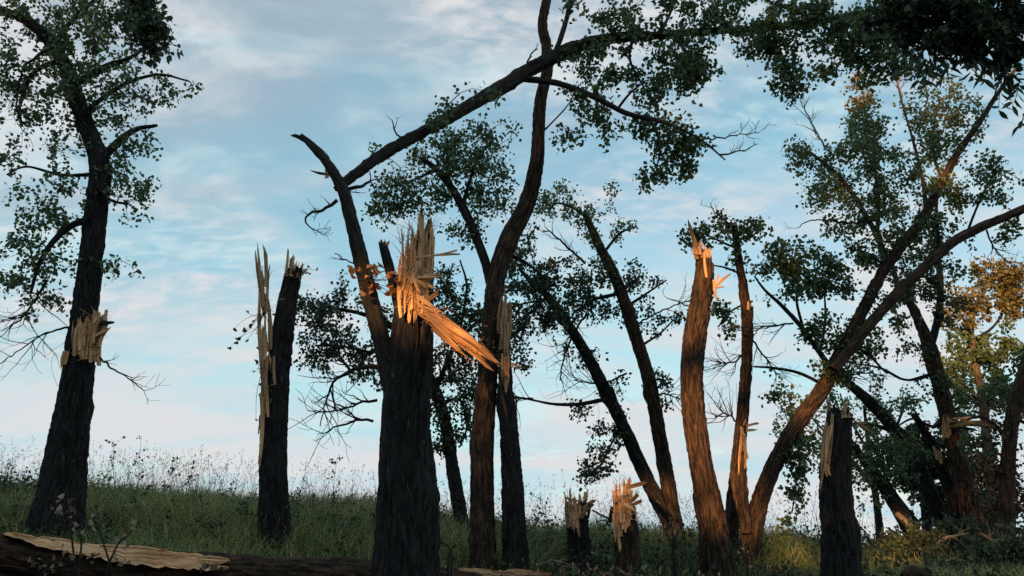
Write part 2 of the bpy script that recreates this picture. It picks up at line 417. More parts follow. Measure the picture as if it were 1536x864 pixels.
def grow(skel, att, g, sag=0.12, seg=0.10):
    """attach every attractor to the nearest point grown so far; gives tapered twigs"""
    nodes = skel.copy(); owner = np.full(len(nodes), -1)
    from_d = np.array([np.min(((skel - a) ** 2).sum(1)) for a in att])
    order = np.argsort(from_d)
    lines, par = [], []
    for k in order:
        a = att[k]
        d = ((nodes - a) ** 2).sum(1)
        j = int(np.argmin(d)); b = nodes[j]; ln = math.sqrt(d[j])
        m = max(3, int(ln / seg) + 1)
        t = np.linspace(0, 1, m)[:, None]
        off = unit(g.normal(size=3)) * ln * 0.13
        bow = np.sin(t * math.pi) * off + np.sin(t * math.pi) * np.array([0, 0, ln * sag]) + g.normal(size=(m, 3)) * 0.012 * np.sin(t * math.pi)
        l = b + (a - b) * t + bow
        par.append(owner[j]); lines.append(l)
        nodes = np.vstack([nodes, l[1:]]); owner = np.concatenate([owner, np.full(m - 1, len(lines) - 1)])
    cnt = np.ones(len(lines))
    for i in range(len(lines) - 1, -1, -1):
        if par[i] >= 0: cnt[par[i]] += cnt[i]
    res = []
    for i, l in enumerate(lines):
        r0 = min(0.0026 * math.sqrt(cnt[i]) + 0.0008, 0.022)
        res.append(np.c_[l, np.linspace(r0, 0.0018, len(l))])
    return res
def crown(tree, Y, skel, blobs, leaf=0.052, dens=85, per=15, lmat=None, shape=SH6, g=None, name='crown', droop=0.5, thick=1.0, spread=0.13, tmat=None, twigs='twigs'):
    """blobs: (px, py, half width px, half height px[, density factor[, extra depth]])"""
    g = g or np.random.default_rng(int(abs(skel[0, 0]) * 1000) + len(blobs))
    att = []
    for bl in blobs:
        dy = bl[5] if len(bl) > 5 else 0
        c, s = P(bl[0], bl[1], Y + dy); a, h = bl[2] * s, bl[3] * s
        k = max(3, int(dens * 1.45 * (bl[4] if len(bl) > 4 else 1) * math.pi * a * h))
        q = unit(g.normal(size=(k, 3))) * (g.random((k, 1)) ** 0.42)
        q = q * np.array([a, math.sqrt(a * h) * thick, h]) * 1.05
        q += 0.35 * np.stack([vnoise(q * 2.5 + bl[0], 41), vnoise(q * 2.5 + bl[0], 42), vnoise(q * 2.5 + bl[0], 43)], -1) * np.array([a, a, h])
        att.append(c + q)
    att = np.vstack(att)
    tw = grow(skel, att, g)
    tpart(twigs, thin_tubes(tw, 4), tmat or TWIG, tree, kind='stuff')
    pos = []
    for l in tw:
        m = g.poisson(per * 1.5)
        if m == 0: continue
        ln = np.linalg.norm(l[-1, :3] - l[0, :3])
        tt = 1 - g.random(m) ** 1.6 * min(1, 0.32 / (ln + 1e-6))
        idx = tt * (len(l) - 1); i0 = np.clip(idx.astype(int), 0, len(l) - 2); f = (idx - i0)[:, None]
        p = l[i0, :3] * (1 - f) + l[i0 + 1, :3] * f
        pos.append(p + unit(g.normal(size=(m, 3))) * (spread * g.random((m, 1)) ** 0.6) + np.array([0, 0, -0.02]))
    V, F, v = leaf_cloud(np.vstack(pos), leaf, shape, droop, g)
    return part(name, V, F, lmat or LEAF, tree, smooth=False, attrs={'v': v}, kind='stuff')
def skel_of(paths, step=0.09):
    return np.vstack([spline(p, step)[:, :3] for p in paths])
def bare(tree, pts, Y, name='bare_branch', subs=10, slen=0.45, g=None, tmat=None, depth=2, spread=0.9, sides=5):
    """leafless branch along pixel path with random side twigs, one mesh"""
    g = g or np.random.default_rng(int(pts[0][0] * 3 + pts[0][1]))
    main = spline(path(pts, Y), 0.05)
    main[1:-1, :3] += g.normal(size=(len(main) - 2, 3)) * 0.006
    lines = [main]
    def kids(l, n, ln, dep):
        t, u, v = frames(l[:, :3])
        for _ in range(n):
            i = int(g.integers(max(1, len(l) // 6), len(l)))
            i = min(i, len(l) - 1)
            a = g.uniform(0, 2 * math.pi); d = unit(t[i] + spread * (u[i] * math.cos(a) + v[i] * math.sin(a)))
            m = 7; q = [l[i, :3]]
            L_ = ln * g.uniform(0.4, 1.1)
            for k in range(m):
                d = unit(d + g.normal(size=3) * 0.16 + np.array([0, 0, 0.05])); q.append(q[-1] + d * L_ / m)
            q = np.array(q); r0 = min(l[i, 3] * 0.7, 0.007)
            s = np.c_[q, np.linspace(r0, 0.0016, len(q))]
            lines.append(s)
            if dep > 1: kids(s, 2, ln * 0.55, dep - 1)
    if subs: kids(main, subs, slen, depth)
    return tpart(name, thin_tubes(lines, sides), tmat or TWIG, tree)
_spl = 0
def splinter(tree, p0, p1, w0, th, wmat=None, name='splinter', rings=6, tip=0.12, bend=0.04, seed=None):
    """ragged fibrous sliver from p0 (wide root) to p1 (torn tip); w0 width, th thickness in metres"""
    global _spl; _spl += 1
    g = np.random.default_rng(seed or 1000 + _spl)
    if wmat is None or wmat is WOOD: wmat = [WOOD, WOOD, WOOD_GOLD, WOOD, WOOD_OLD][int(g.integers(5))]
    p0, p1 = np.asarray(p0, float), np.asarray(p1, float)
    ax = p1 - p0; ln = np.linalg.norm(ax); ax /= ln
    side = np.cross(ax, [0, 1, 0]); side = side / (np.linalg.norm(side) + 1e-9)
    fr = np.cross(side, ax)
    # a flat slab: grooved front and back, two edges that give out at different heights
    k = 8; xs = np.array([-1, -.4, .3, 1, 1, .35, -.35, -1.0]); zs = np.array([.35, 1, .7, .4, -.5, -1, -.8, -.5]) * g.uniform(.6, 1.2, k)
    xs = xs + g.normal(size=k) * .12
    on = g.uniform(.3, .98, 2); tipx = g.uniform(-.9, .9); pw = g.uniform(.7, 1.6, 2)
    if g.random() < .45: on[int(g.integers(2))] = 1.0
    V, bk = [], []
    bo = unit(g.normal(size=3)) * ln * bend
    for i in range(rings):
        t = i / (rings - 1)
        ed = [np.clip((t - on[q]) / (1.001 - on[q]), 0, 1) ** pw[q] for q in (0, 1)]
        lo = -1 + (tipx + 1) * ed[0]; hi = 1 + (tipx - 1) * ed[1]
        if hi - lo < tip * .5: m_ = (hi + lo) / 2; lo, hi = m_ - tip * .25, m_ + tip * .25
        wob = g.normal(size=2) * .07
        root_ = 1 - .25 * (1 - t) ** 4
        c = p0 + ax * ln * t + bo * math.sin(t * math.pi)
        z = g.uniform(-.5, .5, k) * ln / rings * .7 if 0 < i < rings - 1 else (g.uniform(-1, .3, k) * min(ln * .22, w0 * 2.5) if i else np.zeros(k))
        for j in range(k):
            xx = lo + wob[0] + (hi + wob[1] - lo - wob[0]) * (np.clip(xs[j], -1.1, 1.1) + 1) / 2
            a, bb = xx * w0 / 2 * root_, zs[j] * th / 2 * (1 - .55 * t)
            V.append(c + side * a + fr * bb + ax * z[j]); bk.append([a, bb, ln * t + z[j]])
    F = [grid_faces(rings, k), np.array([list(range(k))[::-1]]), np.array([[(rings - 1) * k + j for j in range(k)]])]
    return part(name, np.array(V), F, wmat or WOOD, tree, smooth=False, attrs={'bk': np.array(bk) + g.uniform(0, 9)})
def fibres(tree, Y, boxes, seed=1, wmat=None, r=.0016, up=1.0):
    """loose torn strands: boxes of (px, py, half width px, half height px, depth, count, length m)"""
    g = np.random.default_rng(seed); lines = []
    for (x, y, a, h, d, n, ln) in boxes:
        for _ in range(n):
            p = P(x + g.uniform(-a, a), y + g.uniform(-h, h), Y + d + g.normal() * .03)[0]
            v = unit(np.array([g.normal() * .45, g.normal() * .5 - .25, up + g.normal() * .35])); q = [p]
            L_ = ln * g.uniform(.35, 1.2); tw = g.normal(size=3) * .22
            for k in range(5):
                v = unit(v + tw + g.normal(size=3) * .12); q.append(q[-1] + v * L_ / 5)
            lines.append(np.c_[np.array(q), np.linspace(r * g.uniform(.8, 2.4), r * .5, 6)])
    V, F, A = thin_tubes(lines, 4)
    return part('wood_fibres', V, F, wmat or WOOD, tree, attrs=A, kind='stuff')
def spx(tree, Y, x0, y0, x1, y1, wpx, d0=0.0, d1=None, wmat=None, th=None, **kw):
    """splinter between two photo pixels, d0/d1 extra depth at root and tip"""
    a, s = P(x0, y0, Y + d0); b_, _ = P(x1, y1, Y + (d0 if d1 is None else d1))
    n = 1 if (wpx < 7 or kw.get('name')) else (2 if wpx < 11 else 3)
    if n == 1: return splinter(tree, a, b_, wpx * s, (wpx * s * 0.55 if th is None else th), wmat, **kw)
    # a wide sliver is torn into narrower ones lying side by side
    g = np.random.default_rng(int(x0 * 7 + y0 * 3 + x1)); ax = unit(b_ - a); sd = unit(np.cross(ax, [0, 1, 0])); ln = np.linalg.norm(b_ - a)
    for i in range(n):
        o = sd * (wpx * s) * ((i + .5) / n - .5) * .95 + np.array([0, g.normal() * .012, 0])
        f = 1 if i == g.integers(n) else g.uniform(.62, .97)
        splinter(tree, a + o - ax * ln * g.uniform(0, .12), a + o + (b_ - a) * f + sd * g.normal() * ln * .025, wpx * s / n * g.uniform(.95, 1.3), wpx * s * .4, wmat, **kw)
def broken_top(tree, top, axis, r, n=12, h=0.3, lean=0.15, wmat=None, seed=1, core=True):
    """torn heartwood and a ring of upright slivers on a snapped trunk end"""
    g = np.random.default_rng(seed)
    top = np.asarray(top, float); axis = unit(np.asarray(axis, float))
    a = np.array([1, 0, 0]) if abs(axis[0]) < 0.8 else np.array([0, 1, 0])
    u = unit(a - axis * axis.dot(a)); v = np.cross(axis, u)
    if core:
        nr, sg = 7, 26
        th = np.linspace(0, 2 * math.pi, sg, endpoint=False)
        V, bk = [], []
        for i in range(nr):
            for j in range(sg):
                rr = r * 0.93 * (1 - i / nr)
                z = -h * 0.5 + (g.random() ** 2) * h * 0.55 * (1 if i else -0.2)
                V.append(top + u * rr * math.cos(th[j]) + v * rr * math.sin(th[j]) + axis * z); bk.append([rr * math.cos(th[j]), rr * math.sin(th[j]), z])
        V.append(top); bk.append([0, 0, 0])
        F = [grid_faces(nr, sg), np.array([[(nr - 1) * sg + j, (nr - 1) * sg + (j + 1) % sg, nr * sg] for j in range(sg)])]
        part('heartwood', np.array(V), F, wmat or WOOD, tree, smooth=False, attrs={'bk': np.array(bk) + seed})
    for i in range(n):
        th = g.uniform(0, 2 * math.pi); rr = r * g.uniform(0.35, 0.9)
        p0 = top + u * rr * math.cos(th) + v * rr * math.sin(th) - axis * h * g.uniform(0.3, 0.7)
        ln = h * g.uniform(0.5, 1.25)
        d = unit(axis + lean * (u * math.cos(th) + v * math.sin(th)) * g.uniform(0, 1.5) + g.normal(size=3) * 0.05)
        splinter(tree, p0, p0 + d * (ln + h * 0.4), r * g.uniform(0.18, 0.42), r * g.uniform(0.08, 0.2), wmat)
def dry_leaf_mesh(name, mt, g):
    nu, nv = 3, 5
    V, v = [], []
    curl, tw = g.uniform(0.5, 1.5), g.normal() * 0.8
    for j in range(nv):
        t = j / (nv - 1); wd = [.16, .42, .36, .20, .015][j] * g.uniform(.85, 1.15)
        for i in range(nu):
            x = (i - 1) * wd; z = abs(i - 1) * wd * curl + 0.25 * curl * t * t
            V.append([x * math.cos(tw * t) - z * math.sin(tw * t), t - 0.1, x * math.sin(tw * t) + z * math.cos(tw * t)]); v.append(g.random() * 0.25)
    k = g.uniform(0, 0.75)
    return make_mesh(name, np.array(V), grid_faces(nv, nu, False), mt, True, {'v': np.array(v) + k})
def leaf_parts(tree, pts, size, mt, seed, name='dry_leaf'):
    g = np.random.default_rng(seed)
    ms = [dry_leaf_mesh(name, mt, g) for _ in range(5)]
    for p in pts:
        o = link(name, ms[int(g.integers(5))], tree)
        o.location = np.asarray(p) - np.array(tree.location)
        o.rotation_euler = (g.uniform(1.2, 4.0), g.uniform(-1, 1), g.uniform(0, 6.28)); s = size * g.uniform(0.7, 1.25); o.scale = (s, s, s)
def dry_cluster(tree, Y, stem, leaves, size, mt, seed, tmat=None, sw=3.0):
    """thin twigs from stem pixel to each leaf pixel, with a withered leaf at each end"""
    g = np.random.default_rng(seed); lines, pts = [], []
    a, s = P(stem[0], stem[1], Y)
    for (x, y) in leaves:
        q, _ = P(x, y, Y + g.uniform(-0.12, 0.12)); m = (a + q) / 2 + g.normal(size=3) * 0.03
        lines.append(spline(np.array([[*a, 0.0035], [*m, 0.0025], [*q, 0.0015]]), 0.04)); pts.append(q)
    tpart('leaf_stalks', thin_tubes(lines, 4), tmat or TWIG, tree, kind='stuff')
    leaf_parts(tree, pts, size, mt, seed)
def trunk(tree, pts, Y, bmat=None, name='trunk', **kw):
    p = path(pts, Y)
    kw.setdefault('seed', int(pts[0][0]) % 97)
    seg = kw.pop('seg', None) or int(np.clip(p[:, 3].max() * 2 * math.pi / 0.012, 10, 128))
    V, F, A = bark_tube(p, seg=seg, **kw)
    part(name, V, F, bmat or BARK, tree, attrs=A)
    return p
def limb(tree, pts, Y, bmat=None, name='branch', **kw):
    kw.setdefault('step', 0.05); kw.setdefault('amp', 0.006)
    return trunk(tree, pts, Y, bmat, name, **kw)
def end_axis(p): return unit(p[-1, :3] - p[-2, :3])
def root(pts, Y, drop=0.35):
    """trunk points with the first one carried straight on into the ground"""
    x0, y0, w0 = pts[0][:3]
    q, s = P(x0, y0, Y); gz_ = ground_z(q[0], q[1])[0]
    need = (q[2] - gz_ + drop) / s
    return ([(x0 - (pts[1][0] - x0) * 0.15, y0 + need, w0 * 1.1)] if need > 4 else []) + list(pts)

# ================================================================== standing and broken trees
# --- tall tree at the left edge
WS[0] = .95
Y = 8.6
t = thing('broken_tree', 'tall leafy tree at far left with a torn pale scar halfway up its trunk', 'tree', base_at(85, Y))
tp = trunk(t, root([(84, 805, 92), (92, 740, 80), (101, 670, 68), (111, 600, 58), (121, 530, 49), (129, 460, 44), (137, 390, 40), (144, 320, 37), (150, 262, 36),
           (144, 225, 32, .05), (126, 180, 28, .1), (110, 135, 26, .15), (94, 92, 24, .15), (62, 48, 20, .1), (20, 22, 17, 0), (-40, 8, 14, 0), (-110, 0, 10, 0)], Y), Y, BARK, flare=0.25, amp=0.014)
br = [limb(t, [(147, 250, 16), (168, 222, 14), (200, 196, 9), (236, 188, 4)], Y),
      limb(t, [(134, 330, 14), (108, 338, 12), (80, 362, 10), (58, 398, 8), (46, 440, 5)], Y - .1),
      limb(t, [(108, 130, 14), (150, 104, 11), (196, 86, 8), (232, 60, 5)], Y + .1),
      limb(t, [(122, 172, 10), (180, 130, 7), (236, 112, 5), (284, 122, 3)], Y - .05),
      limb(t, [(90, 90, 11), (50, 110, 8), (30, 160, 5), (34, 190, 3)], Y),
      limb(t, [(148, 280, 8), (166, 300, 6), (192, 306, 4)], Y - .15),
      limb(t, [(80, 70, 10), (108, 30, 8), (150, -10, 6), (170, -60, 4)], Y + .1),
      limb(t, [(140, 262, 8), (90, 262, 6), (40, 250, 4), (10, 262, 3)], Y + .2)]
sk = skel_of([tp[9:]] + br)
crown(t, Y, sk, [(50, 95, 80, 70), (150, 60, 80, 60, 1.1), (120, 150, 90, 50, .9), (205, 140, 60, 45, .9), (168, 20, 80, 40), (60, 20, 70, 40), (20, 160, 40, 40, .8),
     (278, 130, 26, 20, .55), (226, 206, 26, 16, .8), (190, 215, 40, 25, .8), (190, 285, 48, 42, .9), (175, 245, 40, 25, .7), (95, 215, 50, 30, .6), (60, 300, 60, 32, .55), (100, 290, 45, 40, .7),
     (14, 235, 18, 42, .8), (62, 345, 66, 30, .8), (40, 390, 40, 40, .9), (85, 395, 40, 30, .6), (14, 440, 24, 25, .7), (184, 406, 28, 24, .7), (70, 440, 36, 24, .6), (90, 455, 20, 14, .5), (20, 345, 30, 30, .7), (45, 470, 30, 20, .4), (5, 400, 16, 30, .6)], per=10, leaf=.050, dens=58, spread=.12)
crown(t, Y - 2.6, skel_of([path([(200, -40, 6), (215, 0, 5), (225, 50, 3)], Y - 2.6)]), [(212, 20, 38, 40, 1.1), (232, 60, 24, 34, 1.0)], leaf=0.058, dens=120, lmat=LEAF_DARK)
limb(t, [(60, -170, 16, 1.6), (140, -110, 12, .8), (200, -40, 8, 0), (216, 5, 5, 0), (226, 55, 3, 0)], Y - 2.6)
bare(t, [(104, 492, 4), (70, 498, 3), (36, 520, 2), (0, 546, 1.5)], Y, subs=7, slen=.6)
bare(t, [(146, 535, 4), (168, 552, 3), (192, 568, 2), (216, 586, 1.5)], Y - .2, subs=6, slen=.35)
bare(t, [(70, 420, 5), (40, 470, 3), (14, 490, 2)], Y, subs=12, slen=.8)
bare(t, [(78, 70, 6), (38, 100, 4), (25, 150, 3), (30, 190, 2)], Y - .2, subs=6, slen=.4)
# torn stub in front of the trunk
for (x0, y0, x1, y1, wd, d) in [(118, 530, 124, 470, 17, -.20), (130, 535, 136, 468, 18, -.23), (143, 540, 150, 466, 17, -.20), (124, 520, 128, 474, 12, -.25), (137, 515, 144, 470, 14, -.27),
                                (148, 520, 160, 466, 12, -.22), (112, 520, 113, 478, 9, -.17), (146, 510, 168, 483, 9, -.25), (140, 505, 165, 492, 7, -.28), (152, 500, 158, 470, 8, -.2),
                                (134, 500, 150, 478, 8, -.30), (127, 500, 119, 480, 7, -.27), (141, 510, 140, 545, 16, -.21)]:
    spx(t, Y, x0, y0, x1, y1, wd, d, d - .03)
spx(t, Y, 98, 528, 94, 552, 10, -.2)
spx(t, Y, 146, 486, 171, 482, 8, -.26, -.36, BARK, name='bark_shard')

fibres(t, Y, [(138, 490, 22, 22, -.27, 45, .16), (132, 535, 16, 8, -.24, 16, .1)], 2)

# --- split stump with a tall thin sliver
WS[0] = .97
Y = 8.7
t = thing('snapped_trunk', 'slim snapped trunk with a tall pale forked sliver standing along its left side', 'tree trunk', base_at(412, Y), 'snapped trunks')
tp = trunk(t, root([(413, 830, 54), (411, 760, 51), (410, 700, 49), (411, 640, 46), (415, 580, 42), (421, 520, 38), (430, 460, 33), (438, 420, 30), (441, 405, 28)], Y), Y, BARK, flare=0.15, jag=.10, jag_len=.35, amp=0.014)
broken_top(t, tp[-1, :3], end_axis(tp), tp[-1, 3], 9, .20, .1, WOOD, 5)
spx(t, Y, 439, 420, 441, 382, 5)
spx(t, Y, 447, 415, 462, 402, 6)
spx(t, Y, 431, 430, 428, 412, 7)
for (x0, y0, x1, y1, wd, d) in [(403, 600, 394, 430, 17, -.10), (397, 470, 383, 366, 8, -.10), (397, 460, 398, 398, 11, -.11), (399, 430, 397, 366, 6, -.11), (398, 612, 398, 480, 14, -.14),
                                (410, 575, 408, 528, 9, -.12), (398, 540, 391, 650, 13, -.18), (392, 600, 389, 700, 8, -.21), (404, 520, 402, 440, 8, -.14)]:
    spx(t, Y, x0, y0, x1, y1, wd, d, wmat=WOOD_OLD if y0 < 530 else WOOD, rings=8, tip=.3)
dry_cluster(t, Y - .15, (397, 468), [(352, 492), (346, 520), (360, 505), (372, 470), (376, 492), (368, 512), (356, 512), (382, 480), (384, 500), (366, 498), (414, 470), (412, 492), (420, 448)], .055, LEAF_BROWN, 5)
dry_cluster(t, Y - .15, (392, 560), [(386, 545), (388, 575), (390, 592), (383, 556), (391, 520), (384, 628)], .05, LEAF_BROWN, 6)
dry_cluster(t, Y - .1, (448, 412), [(463, 398), (476, 406), (458, 410), (466, 410), (455, 404)], .05, LEAF_BROWN, 7)

fibres(t, Y, [(398, 480, 8, 110, -.12, 40, .18), (442, 408, 12, 8, -.05, 14, .14)], 3)

# --- the big shattered stump in the centre, with its leaning stem
WS[0] = 1.0
Y = 5.9
t = thing('shattered_stump', 'thick shattered trunk in the centre foreground with orange splinters and a hanging torn limb', 'tree trunk', base_at(606, Y))
tp = trunk(t, root([(607, 885, 108), (606, 820, 98), (606, 740, 90), (607, 660, 83), (611, 590, 78), (616, 530, 72), (619, 480, 67), (621, 440, 62)], Y), Y, BARK, flare=0.12, jag=.10, jag_len=.35, amp=0.016, ridge=.034)
WS[0] = .86
st = trunk(t, [(603, 640, 46), (590, 585, 42), (577, 530, 38), (564, 480, 35), (551, 430, 32), (539, 380, 29), (528, 335, 27), (516, 290, 25), (500, 258, 22), (485, 236, 19), (468, 218, 15), (452, 203, 11)], Y - .02, BARK_MOSS, name='leaning_stem', amp=.010, seed=4)
LS = LAST[0]
WS[0] = 1.0
stub = limb(t, [(606, 500, 20), (597, 455, 19), (586, 410, 18), (578, 380, 17), (574, 364, 15)], Y + .12, BARK, name='branch_stub', jag=.05, jag_len=.1)
spx(LAST[0], Y + .12, 576, 374, 583, 360, 6); spx(LAST[0].parent, Y + .12, 572, 372, 571, 358, 5)
side = limb(t, [(628, 900, 70), (634, 820, 58), (636, 740, 46), (633, 660, 32), (630, 600, 20)], Y + .05, BARK, name='buttress', amp=.014)
trunk(t, [(637, 470, 26), (640, 420, 26), (641, 380, 22), (643, 345, 13), (645, 328, 6)], Y + .10, BARK, name='bark_shard', jag=.06, jag_len=.2, seed=8)
trunk(t, [(622, 450, 22), (627, 400, 18), (630, 350, 12), (632, 322, 5)], Y + .06, BARK, name='bark_shard', seed=9)
for (x0, y0, x1, y1, wd, d) in [(606, 445, 608, 340, 12, -.12), (613, 450, 616, 338, 13, -.15), (600, 450, 605, 380, 10, -.12), (622, 440, 628, 350, 12, -.16), (628, 430, 633, 314, 9, -.05), (634, 430, 636, 316, 8, -.02),
                                (640, 420, 645, 330, 12, -.05), (617, 430, 622, 330, 9, -.10), (646, 410, 649, 332, 8, 0), (611, 430, 611, 366, 9, -.18), (625, 420, 618, 370, 9, -.19), (632, 420, 626, 366, 8, -.18),
                                (604, 440, 603, 478, 10, -.19), (622, 415, 624, 482, 20, -.21), (632, 420, 635, 476, 16, -.20), (617, 430, 618, 470, 14, -.22), (627, 400, 629, 476, 12, -.24), (612, 400, 605, 442, 9, -.20),
                                (636, 440, 642, 470, 10, -.18)]:
    spx(t, Y, x0, y0, x1, y1, wd, d, rings=7, tip=.25)
for (x0, y0, x1, y1, wd, d0, d1) in [(618, 418, 670, 413, 12, -.24, -.40), (630, 412, 662, 417, 8, -.27, -.38), (640, 452, 662, 436, 9, -.22, -.34), (622, 386, 690, 381, 3, -.2, -.3), (640, 385, 684, 376, 3, -.2, -.25),
                                     (620, 410, 632, 438, 8, -.29, -.31), (612, 416, 642, 430, 6, -.29, -.33), (624, 400, 616, 424, 6, -.30, -.30), (634, 398, 628, 440, 6, -.30, -.30), (616, 424, 604, 400, 5, -.28, -.30), (636, 424, 652, 432, 6, -.26, -.32)]:
    spx(t, Y, x0, y0, x1, y1, wd, d0, d1)
# the hanging limb: dark bark back, orange fibres
hl = trunk(t, [(630, 458, 14, -.20), (652, 474, 22, -.26), (678, 492, 24, -.32), (700, 508, 20, -.38), (716, 520, 12, -.42)], Y, BARK, name='hanging_limb', amp=.006, jag=.08, jag_len=.2, seed=15)
HL = LAST[0]
for (x0, y0, x1, y1, wd, d0, d1) in [(640, 474, 738, 550, 13, -.34, -.52), (648, 478, 752, 552, 11, -.33, -.55), (655, 482, 745, 540, 11, -.36, -.52), (660, 478, 730, 527, 10, -.36, -.48), (650, 492, 720, 545, 10, -.34, -.47),
                                     (665, 486, 750, 546, 8, -.39, -.56), (640, 468, 690, 502, 9, -.36, -.44), (672, 490, 724, 523, 8, -.40, -.48), (644, 482, 700, 532, 9, -.36, -.44), (680, 505, 742, 553, 8, -.40, -.54),
                                     (636, 462, 662, 476, 7, -.32, -.38), (630, 446, 668, 470, 7, -.28, -.40), (628, 456, 654, 472, 6, -.28, -.36), (690, 508, 728, 530, 9, -.42, -.50), (656, 470, 712, 508, 8, -.35, -.44)]:
    spx(HL, Y, x0, y0, x1, y1, wd, d0, d1, WOOD_RED if x0 % 3 else WOOD, rings=8, tip=.3, bend=.02)
spx(LS, Y, 489, 262, 488, 226, 7, -.02, wmat=WOOD); spx(LS, Y, 458, 212, 437, 201, 6, 0, wmat=BARK, name='bark_shard')
spx(LS, Y, 500, 262, 466, 257, 4, 0, wmat=BARK, name='bark_shard')
bare(t, [(506, 300, 6), (490, 312, 5), (470, 318, 4), (458, 326, 3), (462, 338, 2.2), (480, 349, 1.5)], Y - .05, subs=9, slen=.16, sides=4)
bare(t, [(540, 398, 2.5), (520, 390, 2), (502, 380, 1.5)], Y - .05, subs=2, slen=.1)
bare(t, [(590, 410, 2.5), (570, 400, 2), (548, 403, 1.5)], Y + .1, subs=2, slen=.1)
bare(t, [(574, 552, 9), (548, 550, 7), (524, 556, 6), (505, 568, 4), (492, 590, 3.4), (486, 612, 2.4), (480, 640, 1.6)], Y + .5, subs=12, slen=.4)
bare(t, [(566, 600, 5), (545, 602, 4), (520, 612, 3), (490, 618, 2.4), (462, 616, 1.5)], Y + .5, subs=10, slen=.3)
bare(t, [(560, 632, 4.5), (535, 628, 4), (510, 640, 3), (486, 650, 1.6)], Y + .5, subs=8, slen=.35)
bare(t, [(524, 554, 5), (512, 538, 4), (500, 528, 2.6), (488, 530, 1.6)], Y + .5, subs=5, slen=.25)
dry_cluster(t, Y - .16, (552, 420), [(525, 408), (534, 416), (541, 405), (548, 412), (556, 404), (562, 414), (570, 408), (578, 416), (584, 408), (590, 418), (529, 400), (545, 424), (553, 430), (563, 426),
            (572, 432), (580, 428), (588, 432), (597, 424), (560, 437), (576, 440), (566, 402), (552, 396), (540, 430), (585, 440), (596, 412), (574, 398), (549, 440)], .058, LEAF_RUST, 9)

fibres(t, Y, [(624, 390, 24, 50, -.18, 110, .17), (625, 440, 20, 30, -.25, 60, .12)], 4)
fibres(HL, Y, [(650, 470, 18, 14, -.36, 24, .13), (715, 525, 26, 16, -.50, 26, .07), (690, 505, 36, 22, -.42, 24, .07)], 5, WOOD_RED, up=-.4)

# --- long broken limb caught in the fork
WS[0] = .82
YL = 6.0
t = thing('fallen_limb', 'long broken leafy limb propped across the leaning stem and reaching to the upper right', 'tree limb', P(512, 278, YL)[0])
lp = trunk(t, [(505, 284, 20, 0), (540, 256, 23, .1), (590, 222, 25, .3), (650, 190, 27, .6), (710, 155, 28, .9), (760, 126, 29, 1.1), (800, 101, 29, 1.25), (840, 82, 28, 1.35), (880, 65, 24, 1.4), (930, 56, 20, 1.45),
      (1000, 52, 17, 1.5), (1070, 46, 15, 1.5), (1150, 42, 15, 1.5), (1220, 33, 14, 1.5), (1290, 20, 12, 1.5), (1370, 12, 9, 1.5), (1450, 20, 6, 1.5)], YL, BARK_MOSS, name='main_limb', amp=.010)
lb = [limb(t, [(785, 118, 14, 1.2), (820, 122, 14, 1.2), (850, 129, 13, 1.15), (895, 147, 12, 1.1), (940, 170, 11, 1.1), (990, 182, 9, 1.1), (1030, 198, 7, 1.1), (1060, 216, 5, 1.1), (1088, 240, 3, 1.1)], YL, BARK_MOSS),
      limb(t, [(828, 90, 12, 1.3), (840, 60, 11, 1.35), (852, 20, 10, 1.4), (862, -30, 9, 1.5), (880, -100, 6, 1.6)], YL, BARK_MOSS),
      limb(t, [(950, 54, 7, 1.45), (945, 90, 6, 1.3), (965, 130, 4, 1.2)], YL), limb(t, [(1010, 52, 7, 1.5), (1030, 85, 6, 1.4), (1025, 130, 4, 1.3)], YL),
      limb(t, [(1130, 43, 8, 1.5), (1165, 70, 6, 1.4), (1190, 120, 4, 1.3)], YL), limb(t, [(985, 52, 7, 1.5), (1005, 20, 6, 1.6), (1015, -30, 4, 1.6)], YL),
      limb(t, [(1230, 32, 8, 1.5), (1265, 65, 6, 1.4), (1300, 100, 4, 1.4)], YL), limb(t, [(925, 165, 6, 1.1), (945, 140, 5, 1), (970, 120, 3, 1)], YL), limb(t, [(1090, 45, 7, 1.5), (1110, 10, 5, 1.6), (1120, -40, 3, 1.6)], YL),
      limb(t, [(975, 180, 6, 1.1), (990, 215, 5, 1.0), (985, 255, 3, 1)], YL)]
crown(t, YL + 1.35, skel_of([lp[8:]] + lb), [(885, 85, 40, 35, .8), (940, 40, 55, 35, .6), (1030, 25, 70, 35, .7), (1000, 85, 60, 35, .8), (1045, 95, 30, 50, .9), (1010, 125, 60, 25, .7), (940, 120, 45, 22, .6),
      (870, 165, 45, 24, .6), (845, 200, 22, 22, .7), (905, 190, 40, 22, .4), (985, 190, 45, 22, .9), (1000, 232, 42, 40, .9), (972, 268, 18, 22, .8), (1040, 215, 25, 20, .8), (1025, 250, 22, 20, .6), (1175, 48, 60, 35, 1), (1190, 110, 42, 32, 1.1),
      (1130, 60, 50, 26, .8), (1110, 10, 60, 24, .8), (1275, 75, 45, 45, 1.2), (1255, 30, 60, 34, 1.1), (1330, 90, 45, 34, 1.1), (1335, 35, 60, 40, 1.2), (1200, 15, 50, 22, .9), (900, 15, 40, 22, .5), (860, 15, 20, 30, .35), (880, 130, 40, 18, .5), (965, 150, 35, 14, .5)], leaf=.050, dens=92, spread=.12)
bare(t, [(1050, 210, 4, 1.1), (1075, 207, 3, 1.1), (1105, 203, 2.2, 1.1), (1138, 199, 1.5, 1.1)], YL, subs=6, slen=.25)
bare(t, [(1080, 232, 4, 1.1), (1100, 228, 3, 1.1), (1118, 224, 2.2, 1.1), (1136, 216, 1.5, 1.1)], YL, subs=5, slen=.2)
